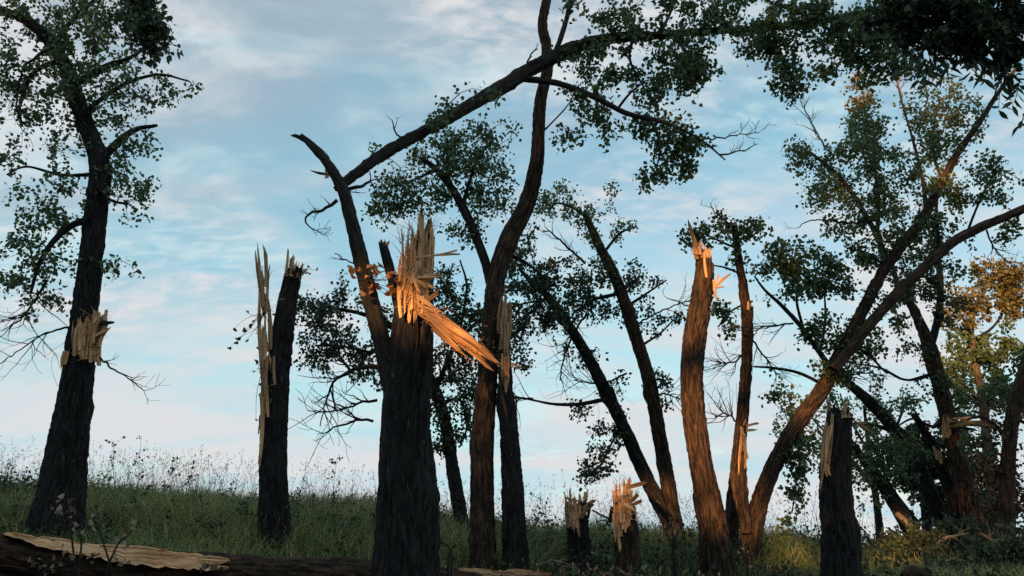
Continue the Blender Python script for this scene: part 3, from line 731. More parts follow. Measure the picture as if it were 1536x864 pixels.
bare(t, [(512, 284, 9, .1), (535, 281, 7, .1), (555, 272, 5, .2)], YL + .05, subs=4, slen=.2, tmat=TWIG)
bare(t, [(602, 206, 4, .4), (592, 196, 3, .4), (588, 180, 2, .4)], YL, subs=2, slen=.12)
bare(t, [(790, 98, 4, 1.2), (796, 82, 3, 1.2), (806, 74, 2, 1.2)], YL, subs=2, slen=.12)
crown(t, YL + .4, skel_of([path([(640, 195, 4), (672, 166, 4)], YL + .4)]), [(672, 156, 6, 8, 1), (742, 140, 12, 7, 1.5), (655, 185, 8, 4, 1)], leaf=.045, dens=110, name='leaf_tuft')

# --- S-curved tree right of the stump
WS[0] = .86
Y = 8.3
t = thing('curved_tree', 'tall S-curved tree behind the shattered stump, crossing under the fallen limb', 'tree', base_at(725, Y))
tp = trunk(t, root([(725, 858, 54), (724, 800, 48), (723, 730, 46), (724, 660, 44), (729, 590, 41), (734, 520, 38), (739, 460, 36), (748, 405, 36), (765, 355, 38), (786, 315, 34), (799, 275, 30), (806, 235, 27), (808, 190, 25), (812, 145, 24), (821, 105, 23),
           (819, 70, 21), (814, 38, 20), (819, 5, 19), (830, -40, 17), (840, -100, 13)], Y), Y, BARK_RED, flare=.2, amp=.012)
br = [limb(t, [(741, 445, 22), (730, 400, 20), (714, 355, 19), (694, 310, 18), (672, 275, 15), (650, 250, 12), (632, 238, 8)], Y + .15, BARK_MOSS),
      limb(t, [(694, 310, 9), (705, 270, 7), (720, 230, 5), (745, 205, 3)], Y + .2), limb(t, [(655, 254, 8), (620, 270, 6), (585, 280, 4)], Y + .2),
      limb(t, [(674, 278, 8), (670, 240, 6), (690, 205, 4)], Y + .1), limb(t, [(760, 380, 8), (790, 395, 6), (820, 420, 4)], Y + .2)]
crown(t, Y + .2, skel_of(br), [(690, 215, 60, 32), (745, 200, 38, 22, .9), (640, 235, 50, 28, .8), (700, 265, 70, 45, .9), (600, 285, 55, 36, .9), (645, 300, 45, 30, .8), (575, 305, 35, 30, .8), (755, 260, 28, 45, .7), (735, 310, 40, 30, .7),
      (562, 226, 12, 12, .8), (700, 345, 35, 25, .7), (790, 345, 20, 25, .5), (770, 290, 14, 20, .6)], leaf=.044, per=12)
limb(t, [(805, 205, 6), (822, 190, 4), (850, 160, 3), (862, 140, 2)], Y)
spx(t, Y, 828, 400, 822, 392, 5)

# --- snapped twin stem beside it
WS[0] = .95
Y = 8.2
t = thing('snapped_trunk', 'straight snapped trunk beside the S-curved tree with ragged grey splinters at its top', 'tree trunk', base_at(772, Y), 'snapped trunks')
tp = trunk(t, root([(774, 855, 46), (771, 780, 42), (768, 710, 38), (763, 640, 33), (759, 580, 27), (757, 520, 20), (757, 470, 13)], Y), Y, BARK, flare=.15, jag=.25, jag_len=.6, amp=.012)
for (x0, y0, x1, y1, wd, d) in [(752, 520, 757, 428, 8, -.10), (759, 520, 762, 440, 9, -.10), (748, 500, 752, 440, 6, -.08), (764, 500, 764, 450, 6, -.08), (757, 535, 757, 590, 11, -.13), (754, 480, 755, 540, 8, -.12), (760, 490, 759, 550, 8, -.13), (764, 545, 788, 552, 4, -.1)]:
    spx(t, Y, x0, y0, x1, y1, wd, d, wmat=WOOD_OLD, tip=.3)

fibres(t, Y, [(757, 500, 8, 60, -.1, 40, .18)], 6, WOOD_OLD)

# --- thin leaning tree behind the shattered stump
WS[0] = .9
Y = 10.8
t = thing('leaning_tree', 'thin dark leafy tree showing just right of the shattered stump, leaning left behind it', 'tree', base_at(697, Y), 'leaning trees')
tp = trunk(t, root([(700, 838, 30), (690, 770, 27), (680, 710, 25), (671, 650, 23), (660, 605, 22), (644, 565, 20), (622, 530, 18), (600, 500, 15), (570, 480, 12), (540, 470, 8), (500, 462, 5)], Y), Y, BARK, flare=.15)
br = [limb(t, [(652, 588, 10), (672, 540, 9), (690, 490, 7), (700, 430, 5), (690, 390, 3)], Y), limb(t, [(660, 605, 8), (690, 600, 6), (700, 640, 4), (690, 670, 3)], Y), limb(t, [(610, 512, 8), (560, 528, 6), (510, 520, 4), (470, 530, 3)], Y),
      limb(t, [(680, 520, 7), (720, 480, 6), (770, 460, 5), (810, 450, 3)], Y + .2)]
crown(t, Y, skel_of([tp[5:]] + br), [(500, 455, 50, 28, .9), (485, 500, 45, 38, 1), (530, 520, 40, 30, .8), (470, 545, 25, 20, .7), (560, 560, 30, 20, .8), (570, 480, 30, 26, .6), (680, 430, 40, 36, .8), (700, 480, 45, 40, .9), (680, 540, 45, 36, .9), (700, 585, 40, 36, .8),
      (690, 640, 40, 30, .8), (665, 675, 24, 22, .6), (790, 400, 55, 30, .8), (790, 450, 50, 36, .9), (820, 480, 40, 30, .7), (775, 520, 30, 40, .8), (655, 610, 24, 40, .7), (716, 560, 40, 40, .5), (520, 430, 24, 16, .6)], leaf=.050, lmat=LEAF_DARK, dens=70)

# --- forked tree in the middle distance
WS[0] = .85
Y = 11.2
t = thing('forked_tree', 'forked leafy tree mid-right with two long stems leaning left, rising behind the small stumps', 'tree', base_at(1012, Y))
tr = trunk(t, root([(1016, 848, 44), (1012, 800, 38), (1006, 765, 36), (1001, 720, 30), (992, 670, 28), (981, 610, 27), (968, 550, 26), (952, 500, 25), (936, 450, 24), (920, 410, 22), (902, 375, 19), (886, 340, 15), (876, 318, 11)], Y), Y, BARK_RED, flare=.2)
tl = trunk(t, [(1006, 790, 30), (984, 745, 30), (962, 700, 28), (940, 650, 27), (918, 605, 25), (895, 560, 23), (870, 515, 21), (846, 478, 19), (822, 445, 16), (800, 425, 11), (780, 405, 6)], Y - .05, BARK, name='side_stem')
br = [limb(t, [(880, 325, 8), (860, 312, 6), (835, 305, 4), (820, 320, 3)], Y), limb(t, [(905, 380, 6), (930, 350, 5), (955, 340, 3)], Y), limb(t, [(940, 460, 7), (970, 440, 5), (1000, 420, 3)], Y), limb(t, [(912, 598, 9), (870, 606, 8), (830, 606, 6), (790, 598, 4)], Y - .1),
      limb(t, [(930, 440, 8), (890, 450, 6), (860, 470, 4)], Y), limb(t, [(930, 640, 5), (915, 670, 4), (900, 700, 3)], Y), limb(t, [(960, 520, 6), (990, 500, 4), (1010, 480, 3)], Y), limb(t, [(975, 590, 5), (995, 575, 4), (1005, 560, 2)], Y)]
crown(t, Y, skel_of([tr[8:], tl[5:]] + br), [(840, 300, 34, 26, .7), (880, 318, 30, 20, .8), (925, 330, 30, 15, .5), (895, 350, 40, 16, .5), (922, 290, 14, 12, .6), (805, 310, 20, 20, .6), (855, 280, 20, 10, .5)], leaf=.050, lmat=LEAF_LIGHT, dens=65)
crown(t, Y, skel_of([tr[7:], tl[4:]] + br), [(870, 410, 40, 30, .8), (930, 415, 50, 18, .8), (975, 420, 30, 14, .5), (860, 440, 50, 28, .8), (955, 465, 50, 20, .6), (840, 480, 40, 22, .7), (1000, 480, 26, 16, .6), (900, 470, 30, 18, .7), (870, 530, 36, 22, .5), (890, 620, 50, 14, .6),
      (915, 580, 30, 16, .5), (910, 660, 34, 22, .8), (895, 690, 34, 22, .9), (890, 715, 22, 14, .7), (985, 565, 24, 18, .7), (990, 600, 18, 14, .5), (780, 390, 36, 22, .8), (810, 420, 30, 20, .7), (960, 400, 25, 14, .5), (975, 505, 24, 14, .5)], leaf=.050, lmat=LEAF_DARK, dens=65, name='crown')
bare(t, [(800, 598, 4), (780, 598, 3), (770, 606, 2)], Y - .1, subs=22, slen=.7)
bare(t, [(880, 470, 5), (860, 500, 4), (845, 540, 3), (840, 570, 2)], Y - .1, subs=16, slen=.6)
bare(t, [(940, 560, 4), (900, 575, 3), (860, 570, 2)], Y - .2, subs=16, slen=.6)
bare(t, [(975, 600, 4), (995, 590, 3), (1020, 600, 2)], Y, subs=12, slen=.5)
bare(t, [(878, 395, 5), (850, 370, 4), (828, 350, 3), (815, 345, 2)], Y, subs=8, slen=.4)
bare(t, [(950, 490, 4), (985, 470, 3), (1020, 455, 2), (1040, 450, 1.5)], Y, subs=10, slen=.5)

# --- two short stumps
WS[0] = 1.05
Y = 8.6
t = thing('short_stump', 'short dark stump with torn pale top, left of the two low stumps', 'stump', base_at(868, Y), 'short stumps')
tp = trunk(t, root([(870, 862, 40), (869, 835, 38), (867, 800, 37), (864, 772, 36), (864, 755, 34)], Y), Y, BARK, flare=.1, jag=.10, jag_len=.2, amp=.012)
broken_top(t, tp[-1, :3], [0, 0, 1], tp[-1, 3], 5, .14, .15, WOOD, 21)
for (x0, y0, x1, y1, wd, d, wm) in [(855, 790, 853, 750, 11, -.12, WOOD), (860, 760, 866, 812, 10, -.15, WOOD), (863, 790, 861, 752, 8, -.15, WOOD), (870, 752, 846, 746, 4, -.12, WOOD), (871, 770, 884, 750, 11, -.1, BARK), (876, 765, 897, 748, 10, -.1, WOOD_RED),
                                (872, 776, 888, 752, 7, -.14, WOOD_RED), (866, 775, 869, 757, 7, -.15, WOOD), (884, 755, 881, 782, 5, -.12, BARK), (853, 770, 857, 742, 3, -.1, WOOD)]:
    spx(t, Y, x0, y0, x1, y1, wd, d, wmat=wm)
fibres(t, Y, [(868, 760, 18, 12, -.12, 40, .12)], 7)
Y = 8.1
t = thing('short_stump', 'low stump bristling with long upright splinters, right of the two low stumps', 'stump', base_at(940, Y), 'short stumps')
tp = trunk(t, root([(942, 868, 42), (941, 845, 40), (939, 810, 39), (938, 780, 37), (938, 764, 35)], Y), Y, BARK_RED, flare=.1, jag=.12, jag_len=.25, amp=.012)
broken_top(t, tp[-1, :3], [0, 0, 1], tp[-1, 3], 6, .2, .1, WOOD, 22)
for (x0, y0, x1, y1, wd, d0, d1) in [(924, 790, 922, 722, 8, -.13, -.12), (930, 795, 929, 716, 9, -.15, -.14), (936, 790, 935, 718, 8, -.15, -.13), (942, 785, 943, 722, 8, -.14, -.1), (926, 760, 931, 828, 9, -.15, -.17), (921, 770, 926, 815, 6, -.14, -.15),
                                     (941, 732, 970, 724, 6, -.1, -.18), (946, 752, 957, 740, 6, -.12, -.2), (948, 757, 964, 750, 6, -.12, -.22), (936, 756, 956, 768, 6, -.18, -.25), (940, 758, 944, 782, 7, -.18, -.19), (938, 740, 945, 715, 6, -.1, -.1), (920, 755, 944, 738, 4, -.2, -.2), (933, 780, 932, 740, 9, -.17, -.17), (939, 775, 938, 735, 8, -.16, -.15), (945, 775, 948, 735, 7, -.13, -.12)]:
    spx(t, Y, x0, y0, x1, y1, wd, d0, d1)
spx(t, Y, 918, 760, 914, 788, 6, -.05, wmat=BARK, name='bark_shard')
bare(t, [(922, 782, 3), (905, 774, 3), (888, 765, 2.5)], Y + .1, name='broken_twig', subs=0)

fibres(t, Y, [(936, 750, 16, 30, -.15, 70, .14)], 8)

# --- sunlit bent trunk with a spike
WS[0] = .9
Y = 8.3
t = thing('snapped_trunk', 'bent snapped trunk glowing orange in the sun with a thin upright spike on top', 'tree trunk', base_at(1075, Y), 'snapped trunks')
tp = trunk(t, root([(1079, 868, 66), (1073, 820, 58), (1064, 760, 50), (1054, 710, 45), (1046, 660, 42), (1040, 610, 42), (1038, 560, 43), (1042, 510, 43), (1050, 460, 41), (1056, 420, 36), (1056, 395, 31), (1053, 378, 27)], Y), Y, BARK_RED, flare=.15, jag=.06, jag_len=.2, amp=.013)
broken_top(t, tp[-1, :3], end_axis(tp), tp[-1, 3], 7, .13, .05, WOOD, 31)
spx(t, Y, 1044, 385, 1034, 328, 7, -.08, wmat=WOOD_RED); spx(t, Y, 1061, 385, 1062, 369, 9, -.08); spx(t, Y, 1046, 382, 1046, 368, 12, -.09); spx(t, Y, 1056, 378, 1060, 415, 4, -.14)
for a in [(1070, 432, 1096, 408, 5), (1072, 426, 1080, 412, 3), (1072, 433, 1087, 430, 3), (1070, 420, 1075, 455, 4)]:
    spx(t, Y, *a, -.06, -.10)
bare(t, [(1038, 460, 3), (1022, 455, 2.5), (1012, 450, 2), (1000, 447, 1.5)], Y, name='bare_twig', subs=2, slen=.12)

# --- thin broken tree behind it
WS[0] = .85
Y = 9.6
t = thing('broken_tree', 'slender topless tree just right of the sunlit bent trunk, leaf tufts near its top', 'tree', base_at(1098, Y))
tp = trunk(t, root([(1092, 838, 40), (1097, 790, 32), (1103, 730, 27), (1110, 660, 25), (1116, 600, 24), (1120, 540, 23), (1121, 490, 22), (1116, 440, 19), (1110, 400, 16), (1105, 365, 14), (1101, 335, 13)], Y), Y, BARK_RED, flare=.15, jag=.05, jag_len=.15)
broken_top(t, tp[-1, :3], [0, 0, 1], tp[-1, 3], 3, .08, .1, WOOD, 41)
limb(t, [(1120, 505, 16), (1124, 480, 15), (1125, 460, 14)], Y - .05, BARK_RED, name='branch_stub', jag=.04, jag_len=.1); spx(t, Y, 1123, 466, 1124, 452, 8, -.1)
br = [limb(t, [(1104, 372, 5), (1080, 362, 4), (1060, 352, 3)], Y), limb(t, [(1103, 352, 5), (1120, 345, 4), (1135, 335, 3)], Y), limb(t, [(1112, 412, 5), (1090, 402, 4), (1070, 398, 3)], Y), limb(t, [(1118, 455, 5), (1092, 470, 4), (1078, 490, 3)], Y)]
crown(t, Y, skel_of([tp[8:]] + br), [(1050, 362, 24, 22, .8), (1075, 350, 30, 18, .8), (1132, 342, 26, 24, .8), (1100, 385, 30, 16, .5), (1090, 325, 24, 10, .5), (1082, 468, 24, 20, .6), (1100, 490, 30, 14, .5)], leaf=.055, dens=75, lmat=LEAF)
bare(t, [(1097, 340, 3), (1085, 328, 2.5), (1072, 318, 2), (1066, 305, 1.5)], Y, subs=6, slen=.2)
bare(t, [(1118, 530, 4), (1095, 545, 3), (1075, 540, 2)], Y, subs=14, slen=.45)
bare(t, [(1112, 640, 4), (1090, 620, 3), (1072, 625, 2)], Y, subs=14, slen=.4)
bare(t, [(1120, 500, 4), (1150, 540, 3), (1165, 560, 2)], Y, subs=12, slen=.4)

# --- large V-forked leaning tree on the right
WS[0] = .78
Y = 9.2
t = thing('leaning_tree', 'large leaning leafy tree on the right with crossing stems rising to the upper right corner', 'tree', base_at(1128, Y), 'leaning trees')
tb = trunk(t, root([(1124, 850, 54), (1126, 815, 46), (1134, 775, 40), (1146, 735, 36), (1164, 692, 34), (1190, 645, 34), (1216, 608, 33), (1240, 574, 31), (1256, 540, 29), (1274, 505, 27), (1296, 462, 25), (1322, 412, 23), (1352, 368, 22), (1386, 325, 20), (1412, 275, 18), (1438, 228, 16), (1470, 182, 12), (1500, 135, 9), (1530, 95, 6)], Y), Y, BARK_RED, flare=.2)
tf = limb(t, [(1250, 555, 24), (1278, 520, 24), (1312, 478, 24), (1350, 436, 23), (1390, 398, 22), (1428, 364, 21), (1466, 343, 20), (1506, 326, 18), (1545, 308, 16), (1600, 280, 13)], Y - .3, BARK_RED, name='side_stem', step=.04)
sn = trunk(t, [(1120, 800, 28), (1115, 750, 24), (1112, 700, 21), (1113, 660, 17), (1116, 632, 12)], Y - .1, BARK_RED, name='snapped_stem', jag=.15, jag_len=.3)
SS = LAST[0]
for (x0, y0, x1, y1, wd, d, wm) in [(1112, 668, 1118, 628, 6, -.1, WOOD), (1114, 655, 1109, 722, 8, -.14, WOOD), (1118, 640, 1138, 634, 4, -.1, WOOD), (1118, 646, 1138, 645, 4, -.1, WOOD), (1116, 650, 1121, 690, 5, -.14, WOOD), (1112, 640, 1113, 670, 6, -.13, WOOD)]:
    spx(SS, Y, x0, y0, x1, y1, wd, d, wmat=wm)
br = [limb(t, [(1300, 455, 16), (1326, 402, 15), (1320, 365, 13), (1302, 330, 12), (1278, 290, 10), (1252, 258, 8), (1215, 228, 5)], Y + .2, BARK_PALE), limb(t, [(1316, 350, 9), (1318, 300, 8), (1312, 250, 6), (1306, 205, 4), (1290, 150, 3)], Y + .3, BARK_PALE),
      limb(t, [(1246, 552, 14), (1226, 524, 12), (1200, 488, 11), (1172, 458, 9), (1148, 436, 6), (1132, 415, 4)], Y + .1), limb(t, [(1205, 494, 7), (1195, 450, 6), (1200, 410, 4)], Y + .2), limb(t, [(1230, 530, 7), (1238, 480, 6), (1236, 430, 4)], Y + .2),
      limb(t, [(1390, 320, 10), (1384, 270, 8), (1372, 220, 6), (1352, 150, 4), (1344, 115, 3)], Y + .1, BARK_PALE), limb(t, [(1414, 272, 8), (1400, 230, 6), (1402, 180, 5), (1410, 150, 3)], Y + .2, BARK_PALE), limb(t, [(1240, 580, 8), (1200, 560, 7), (1160, 552, 6), (1130, 550, 4)], Y + .1),
      limb(t, [(1330, 400, 7), (1300, 380, 6), (1270, 372, 4)], Y), limb(t, [(1405, 395, 8), (1408, 360, 7), (1404, 320, 5)], Y), limb(t, [(1450, 350, 6), (1470, 300, 5), (1490, 260, 4)], Y), limb(t, [(1190, 650, 6), (1200, 680, 5), (1195, 720, 4), (1188, 770, 3)], Y + .3),
      limb(t, [(1270, 512, 7), (1300, 530, 6), (1330, 560, 4)], Y)]
sk = skel_of([tb[9:], tf[2:]] + br)
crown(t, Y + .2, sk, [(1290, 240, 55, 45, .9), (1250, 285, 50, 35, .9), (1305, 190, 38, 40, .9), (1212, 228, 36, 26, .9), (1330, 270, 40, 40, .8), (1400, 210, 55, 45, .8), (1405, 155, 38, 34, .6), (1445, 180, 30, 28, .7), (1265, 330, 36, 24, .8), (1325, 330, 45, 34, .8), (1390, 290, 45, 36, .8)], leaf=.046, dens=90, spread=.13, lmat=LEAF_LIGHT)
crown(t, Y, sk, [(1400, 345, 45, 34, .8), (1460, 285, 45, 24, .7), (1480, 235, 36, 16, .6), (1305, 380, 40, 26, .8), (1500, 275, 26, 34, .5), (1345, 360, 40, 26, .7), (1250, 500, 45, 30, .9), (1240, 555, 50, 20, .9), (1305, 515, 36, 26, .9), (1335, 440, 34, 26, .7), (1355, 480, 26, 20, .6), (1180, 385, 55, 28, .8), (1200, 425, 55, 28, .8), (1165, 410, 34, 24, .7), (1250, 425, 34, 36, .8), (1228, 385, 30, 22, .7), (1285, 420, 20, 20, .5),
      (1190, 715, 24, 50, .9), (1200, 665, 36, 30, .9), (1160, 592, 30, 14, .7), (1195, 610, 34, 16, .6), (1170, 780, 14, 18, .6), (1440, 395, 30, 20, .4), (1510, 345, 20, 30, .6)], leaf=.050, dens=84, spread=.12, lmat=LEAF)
crown(t, Y + .4, sk, [(1282, 128, 18, 16, .9), (1296, 160, 26, 18, .9), (1320, 190, 18, 20, .5), (1418, 165, 16, 24, .6)], leaf=.05, dens=85, lmat=LEAF_GOLD, name='sun_tinted_leaves')  # sunlit crown tips: the sun's warmth is put into the leaf colour
bare(t, [(1310, 330, 5), (1280, 334, 4), (1240, 330, 3), (1212, 332, 2.4), (1195, 342, 1.6)], Y, subs=5, slen=.2, tmat=TWIG)
bare(t, [(1240, 225, 4), (1215, 180, 3), (1200, 150, 2)], Y + .2, subs=9, slen=.35, tmat=TWIG_PALE)
bare(t, [(1352, 150, 4), (1345, 120, 3), (1340, 100, 2)], Y + .2, subs=9, slen=.3, tmat=TWIG_PALE)
bare(t, [(1372, 200, 4), (1390, 150, 3), (1384, 110, 2)], Y + .2, subs=8, slen=.3, tmat=TWIG_PALE)
bare(t, [(1240, 572, 4), (1290, 560, 3), (1330, 565, 2)], Y - .1, subs=10, slen=.35)
bare(t, [(1480, 345, 4), (1490, 370, 3), (1520, 400, 2)], Y - .3, subs=10, slen=.4)
bare(t, [(1190, 485, 4), (1150, 490, 3), (1120, 500, 2)], Y, subs=12, slen=.45)

# --- dark stump in front on the right
WS[0] = 1.05
Y = 6.9
t = thing('snapped_trunk', 'dark upright stump in the right foreground with a pale strip peeling from its left edge', 'tree trunk', base_at(1258, Y), 'snapped trunks')
tp = trunk(t, root([(1262, 880, 64), (1260, 830, 58), (1257, 780, 54), (1254, 730, 51), (1254, 680, 48), (1257, 645, 43), (1260, 618, 38)], Y), Y, BARK, flare=.12, jag=.10, jag_len=.25, amp=.014)
broken_top(t, tp[-1, :3], [0, 0, 1], tp[-1, 3], 7, .12, .05, WOOD_OLD, 51)
for (x0, y0, x1, y1, wd, d, wm) in [(1241, 690, 1246, 620, 12, -.12, WOOD_OLD), (1243, 640, 1238, 712, 13, -.15, WOOD), (1236, 670, 1228, 745, 6, -.12, WOOD_OLD), (1240, 700, 1236, 660, 10, -.1, WOOD_OLD), (1248, 640, 1249, 612, 9, -.1, BARK), (1235, 690, 1244, 714, 7, -.14, WOOD), (1268, 632, 1270, 612, 8, -.05, WOOD_RED)]:
    spx(t, Y, x0, y0, x1, y1, wd, d, wmat=wm, tip=.35)

# --- trees of the right-hand thicket
WS[0] = .85
Y = 12.0
t = thing('leaning_tree', 'dark tree at right with a torn limb sticking out sideways at mid height', 'tree', base_at(1462, Y), 'leaning trees')
tp = trunk(t, root([(1474, 850, 52), (1462, 790, 42), (1448, 730, 36), (1434, 675, 32), (1420, 620, 29), (1408, 570, 27), (1396, 525, 26), (1382, 490, 20), (1366, 455, 15), (1345, 420, 10), (1338, 390, 6)], Y), Y, BARK_RED, flare=.2)
br = [limb(t, [(1396, 520, 16), (1408, 470, 14), (1410, 420, 12), (1406, 370, 10), (1404, 320, 7), (1408, 280, 4)], Y + .1), limb(t, [(1405, 560, 8), (1360, 570, 6), (1320, 552, 5), (1280, 545, 3)], Y), limb(t, [(1420, 625, 8), (1400, 640, 7), (1370, 628, 5), (1345, 640, 3)], Y)]
crown(t, Y, skel_of([tp[6:]] + br), [(1375, 410, 40, 40, .8), (1420, 435, 36, 36, .5), (1430, 470, 34, 24, .5), (1370, 530, 34, 22, .5), (1405, 580, 36, 20, .4), (1345, 430, 30, 26, .7), (1400, 370, 30, 30, .6), (1345, 610, 26, 16, .5)], leaf=.054, dens=62, lmat=LEAF_DARK)
for (x0, y0, x1, y1, wd, d0, d1, wm) in [(1418, 655, 1418, 620, 11, -.2, -.2, WOOD_RED), (1424, 650, 1424, 622, 7, -.2, -.2, WOOD_RED), (1424, 636, 1490, 640, 6, -.2, -.5, BARK), (1424, 640, 1482, 630, 5, -.2, -.5, WOOD_RED), (1426, 633, 1490, 634, 4, -.2, -.5, WOOD_RED), (1424, 642, 1470, 646, 4, -.2, -.4, BARK), (1440, 630, 1494, 640, 4, -.3, -.5, WOOD_RED), (1430, 628, 1470, 626, 4, -.3, -.4, WOOD)]:
    spx(t, Y, x0, y0, x1, y1, wd, d0, d1, wm)
Y = 12.6
t = thing('leaning_tree', 'dark trunk leaning far left behind the right foreground stump, upper of two slanting ones', 'tree', base_at(1450, Y), 'leaning trees')
tp = trunk(t, root([(1448, 850, 40), (1420, 795, 32), (1395, 740, 29), (1372, 690, 27), (1346, 650, 25), (1316, 615, 22), (1288, 588, 19), (1262, 566, 14), (1244, 552, 8)], Y), Y, BARK, flare=.15)
br = [limb(t, [(1330, 635, 12), (1362, 655, 11), (1386, 690, 9)], Y), limb(t, [(1350, 652, 10), (1320, 640, 8), (1300, 635, 6)], Y - .1, jag=.05, jag_len=.1)]
spx(t, Y - .1, 1305, 636, 1284, 634, 6, wmat=WOOD); spx(t, Y - .1, 1310, 650, 1280, 628, 5, -.1, wmat=WOOD_OLD)
crown(t, Y, skel_of([tp[4:]] + br), [(1290, 560, 40, 18, .6), (1330, 600, 34, 20, .5), (1300, 640, 30, 14, .5), (1250, 600, 24, 20, .5)], leaf=.054, dens=55, lmat=LEAF)
Y = 11.8
t = thing('leaning_tree', 'slim dark trunk leaning left right of the foreground stump, lower of two slanting ones', 'tree', base_at(1385, Y), 'leaning trees')
tp = trunk(t, root([(1384, 836, 34), (1366, 798, 28), (1345, 762, 26), (1322, 726, 23), (1300, 695, 19), (1280, 668, 14), (1264, 650, 8)], Y), Y, BARK, flare=.15)
br = [limb(t, [(1370, 775, 7), (1340, 735, 6), (1320, 700, 5), (1290, 676, 3)], Y + .2), limb(t, [(1340, 750, 8), (1320, 690, 6), (1300, 660, 4)], Y + .3)]
crown(t, Y, skel_of([tp[3:]] + br), [(1300, 665, 40, 24, .8), (1325, 700, 40, 22, .8), (1290, 720, 26, 20, .7), (1355, 665, 36, 24, .7), (1310, 745, 24, 14, .5), (1280, 690, 20, 20, .6)], leaf=.054, dens=62, lmat=LEAF)
Y = 12.3
t = thing('snapped_trunk', 'thin snapped trunk in the right thicket, leaning left with a pale torn tip', 'tree trunk', base_at(1440, Y), 'snapped trunks')
tp = trunk(t, root([(1462, 850, 32), (1440, 790, 28), (1424, 735, 24), (1408, 690, 20), (1388, 650, 16), (1370, 620, 13)], Y), Y, BARK, flare=.15, jag=.08, jag_len=.2)
spx(t, Y, 1374, 626, 1367, 616, 8); spx(t, Y, 1408, 690, 1402, 668, 8, -.2); spx(t, Y, 1412, 696, 1408, 675, 6, -.2)
Y = 10.5
t = thing('tree', 'reddish trunk at the right edge, clothed in withered brown leaves', 'tree', base_at(1510, Y))
tp = trunk(t, root([(1512, 868, 34), (1510, 800, 30), (1510, 740, 28), (1513, 680, 27), (1520, 620, 26), (1532, 570, 24), (1548, 520, 20), (1560, 470, 14)], Y), Y, BARK_RED, flare=.15)
br = [limb(t, [(1514, 670, 10), (1495, 640, 8), (1470, 625, 6), (1450, 630, 4)], Y), limb(t, [(1511, 730, 8), (1490, 700, 6), (1475, 690, 4)], Y), limb(t, [(1520, 625, 8), (1545, 640, 6), (1570, 660, 5)], Y)]
crown(t, Y, skel_of([tp[3:]] + br), [(1485, 620, 34, 22, .8), (1500, 655, 34, 18, .7), (1480, 700, 30, 34, .7), (1520, 690, 24, 30, .6), (1530, 600, 24, 24, .5)], leaf=.052, dens=40, lmat=LEAF_BROWN)
crown(t, Y + .5, skel_of([tp[3:]] + br), [(1500, 590, 40, 24, .8), (1530, 545, 30, 24, .9), (1460, 660, 24, 30, .6), (1525, 630, 24, 20, .6)], leaf=.052, dens=55, lmat=LEAF)
Y = 21.0
t = thing('far_tree', 'distant tree with sunlit golden crown at the right edge', 'tree', base_at(1485, Y), 'trees beyond the thicket')
tp = trunk(t, root([(1492, 836, 26), (1486, 740, 22), (1480, 660, 18), (1474, 600, 16), (1466, 560, 14), (1458, 520, 12), (1460, 470, 9), (1480, 430, 6)], Y), Y, BARK_PALE, flare=.15)
br = [limb(t, [(1456, 525, 7), (1450, 490, 6), (1440, 470, 4)], Y), limb(t, [(1462, 510, 7), (1490, 490, 5), (1510, 460, 4)], Y), limb(t, [(1472, 590, 7), (1500, 570, 5), (1520, 560, 4)], Y)]
sk = skel_of([tp[4:]] + br, .2)
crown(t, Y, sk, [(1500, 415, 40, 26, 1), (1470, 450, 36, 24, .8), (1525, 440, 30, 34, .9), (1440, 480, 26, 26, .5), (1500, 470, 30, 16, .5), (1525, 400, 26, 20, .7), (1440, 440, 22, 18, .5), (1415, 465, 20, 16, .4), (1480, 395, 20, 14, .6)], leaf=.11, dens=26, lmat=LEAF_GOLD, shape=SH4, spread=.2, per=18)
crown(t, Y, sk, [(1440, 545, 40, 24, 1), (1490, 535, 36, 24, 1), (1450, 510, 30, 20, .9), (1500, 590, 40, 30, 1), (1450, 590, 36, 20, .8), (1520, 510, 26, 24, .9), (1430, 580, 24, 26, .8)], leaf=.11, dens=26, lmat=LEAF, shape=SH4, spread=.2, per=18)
Y = 15.0
t = thing('far_tree', 'round leafy tree filling the gap behind the slanting trunks at right', 'tree', base_at(1390, Y), 'trees beyond the thicket')
tp = trunk(t, root([(1392, 832, 22), (1390, 780, 20), (1384, 730, 16), (1380, 680, 12), (1376, 640, 7)], Y), Y, BARK, flare=.15)
br = [limb(t, [(1384, 730, 9), (1350, 690, 7), (1325, 660, 5)], Y), limb(t, [(1386, 735, 9), (1420, 690, 7), (1440, 650, 5)], Y)]
crown(t, Y, skel_of([tp[2:]] + br, .15), [(1370, 660, 50, 26, 1), (1410, 690, 50, 30, 1.1), (1380, 710, 50, 30, 1.2), (1440, 720, 44, 34, 1.1), (1400, 750, 50, 30, 1.2), (1350, 690, 34, 26, .9), (1430, 640, 34, 24, .8), (1470, 690, 34, 40, .9), (1460, 760, 44, 30, 1.1)], leaf=.09, dens=40, lmat=LEAF_DARK, shape=SH4, spread=.14)

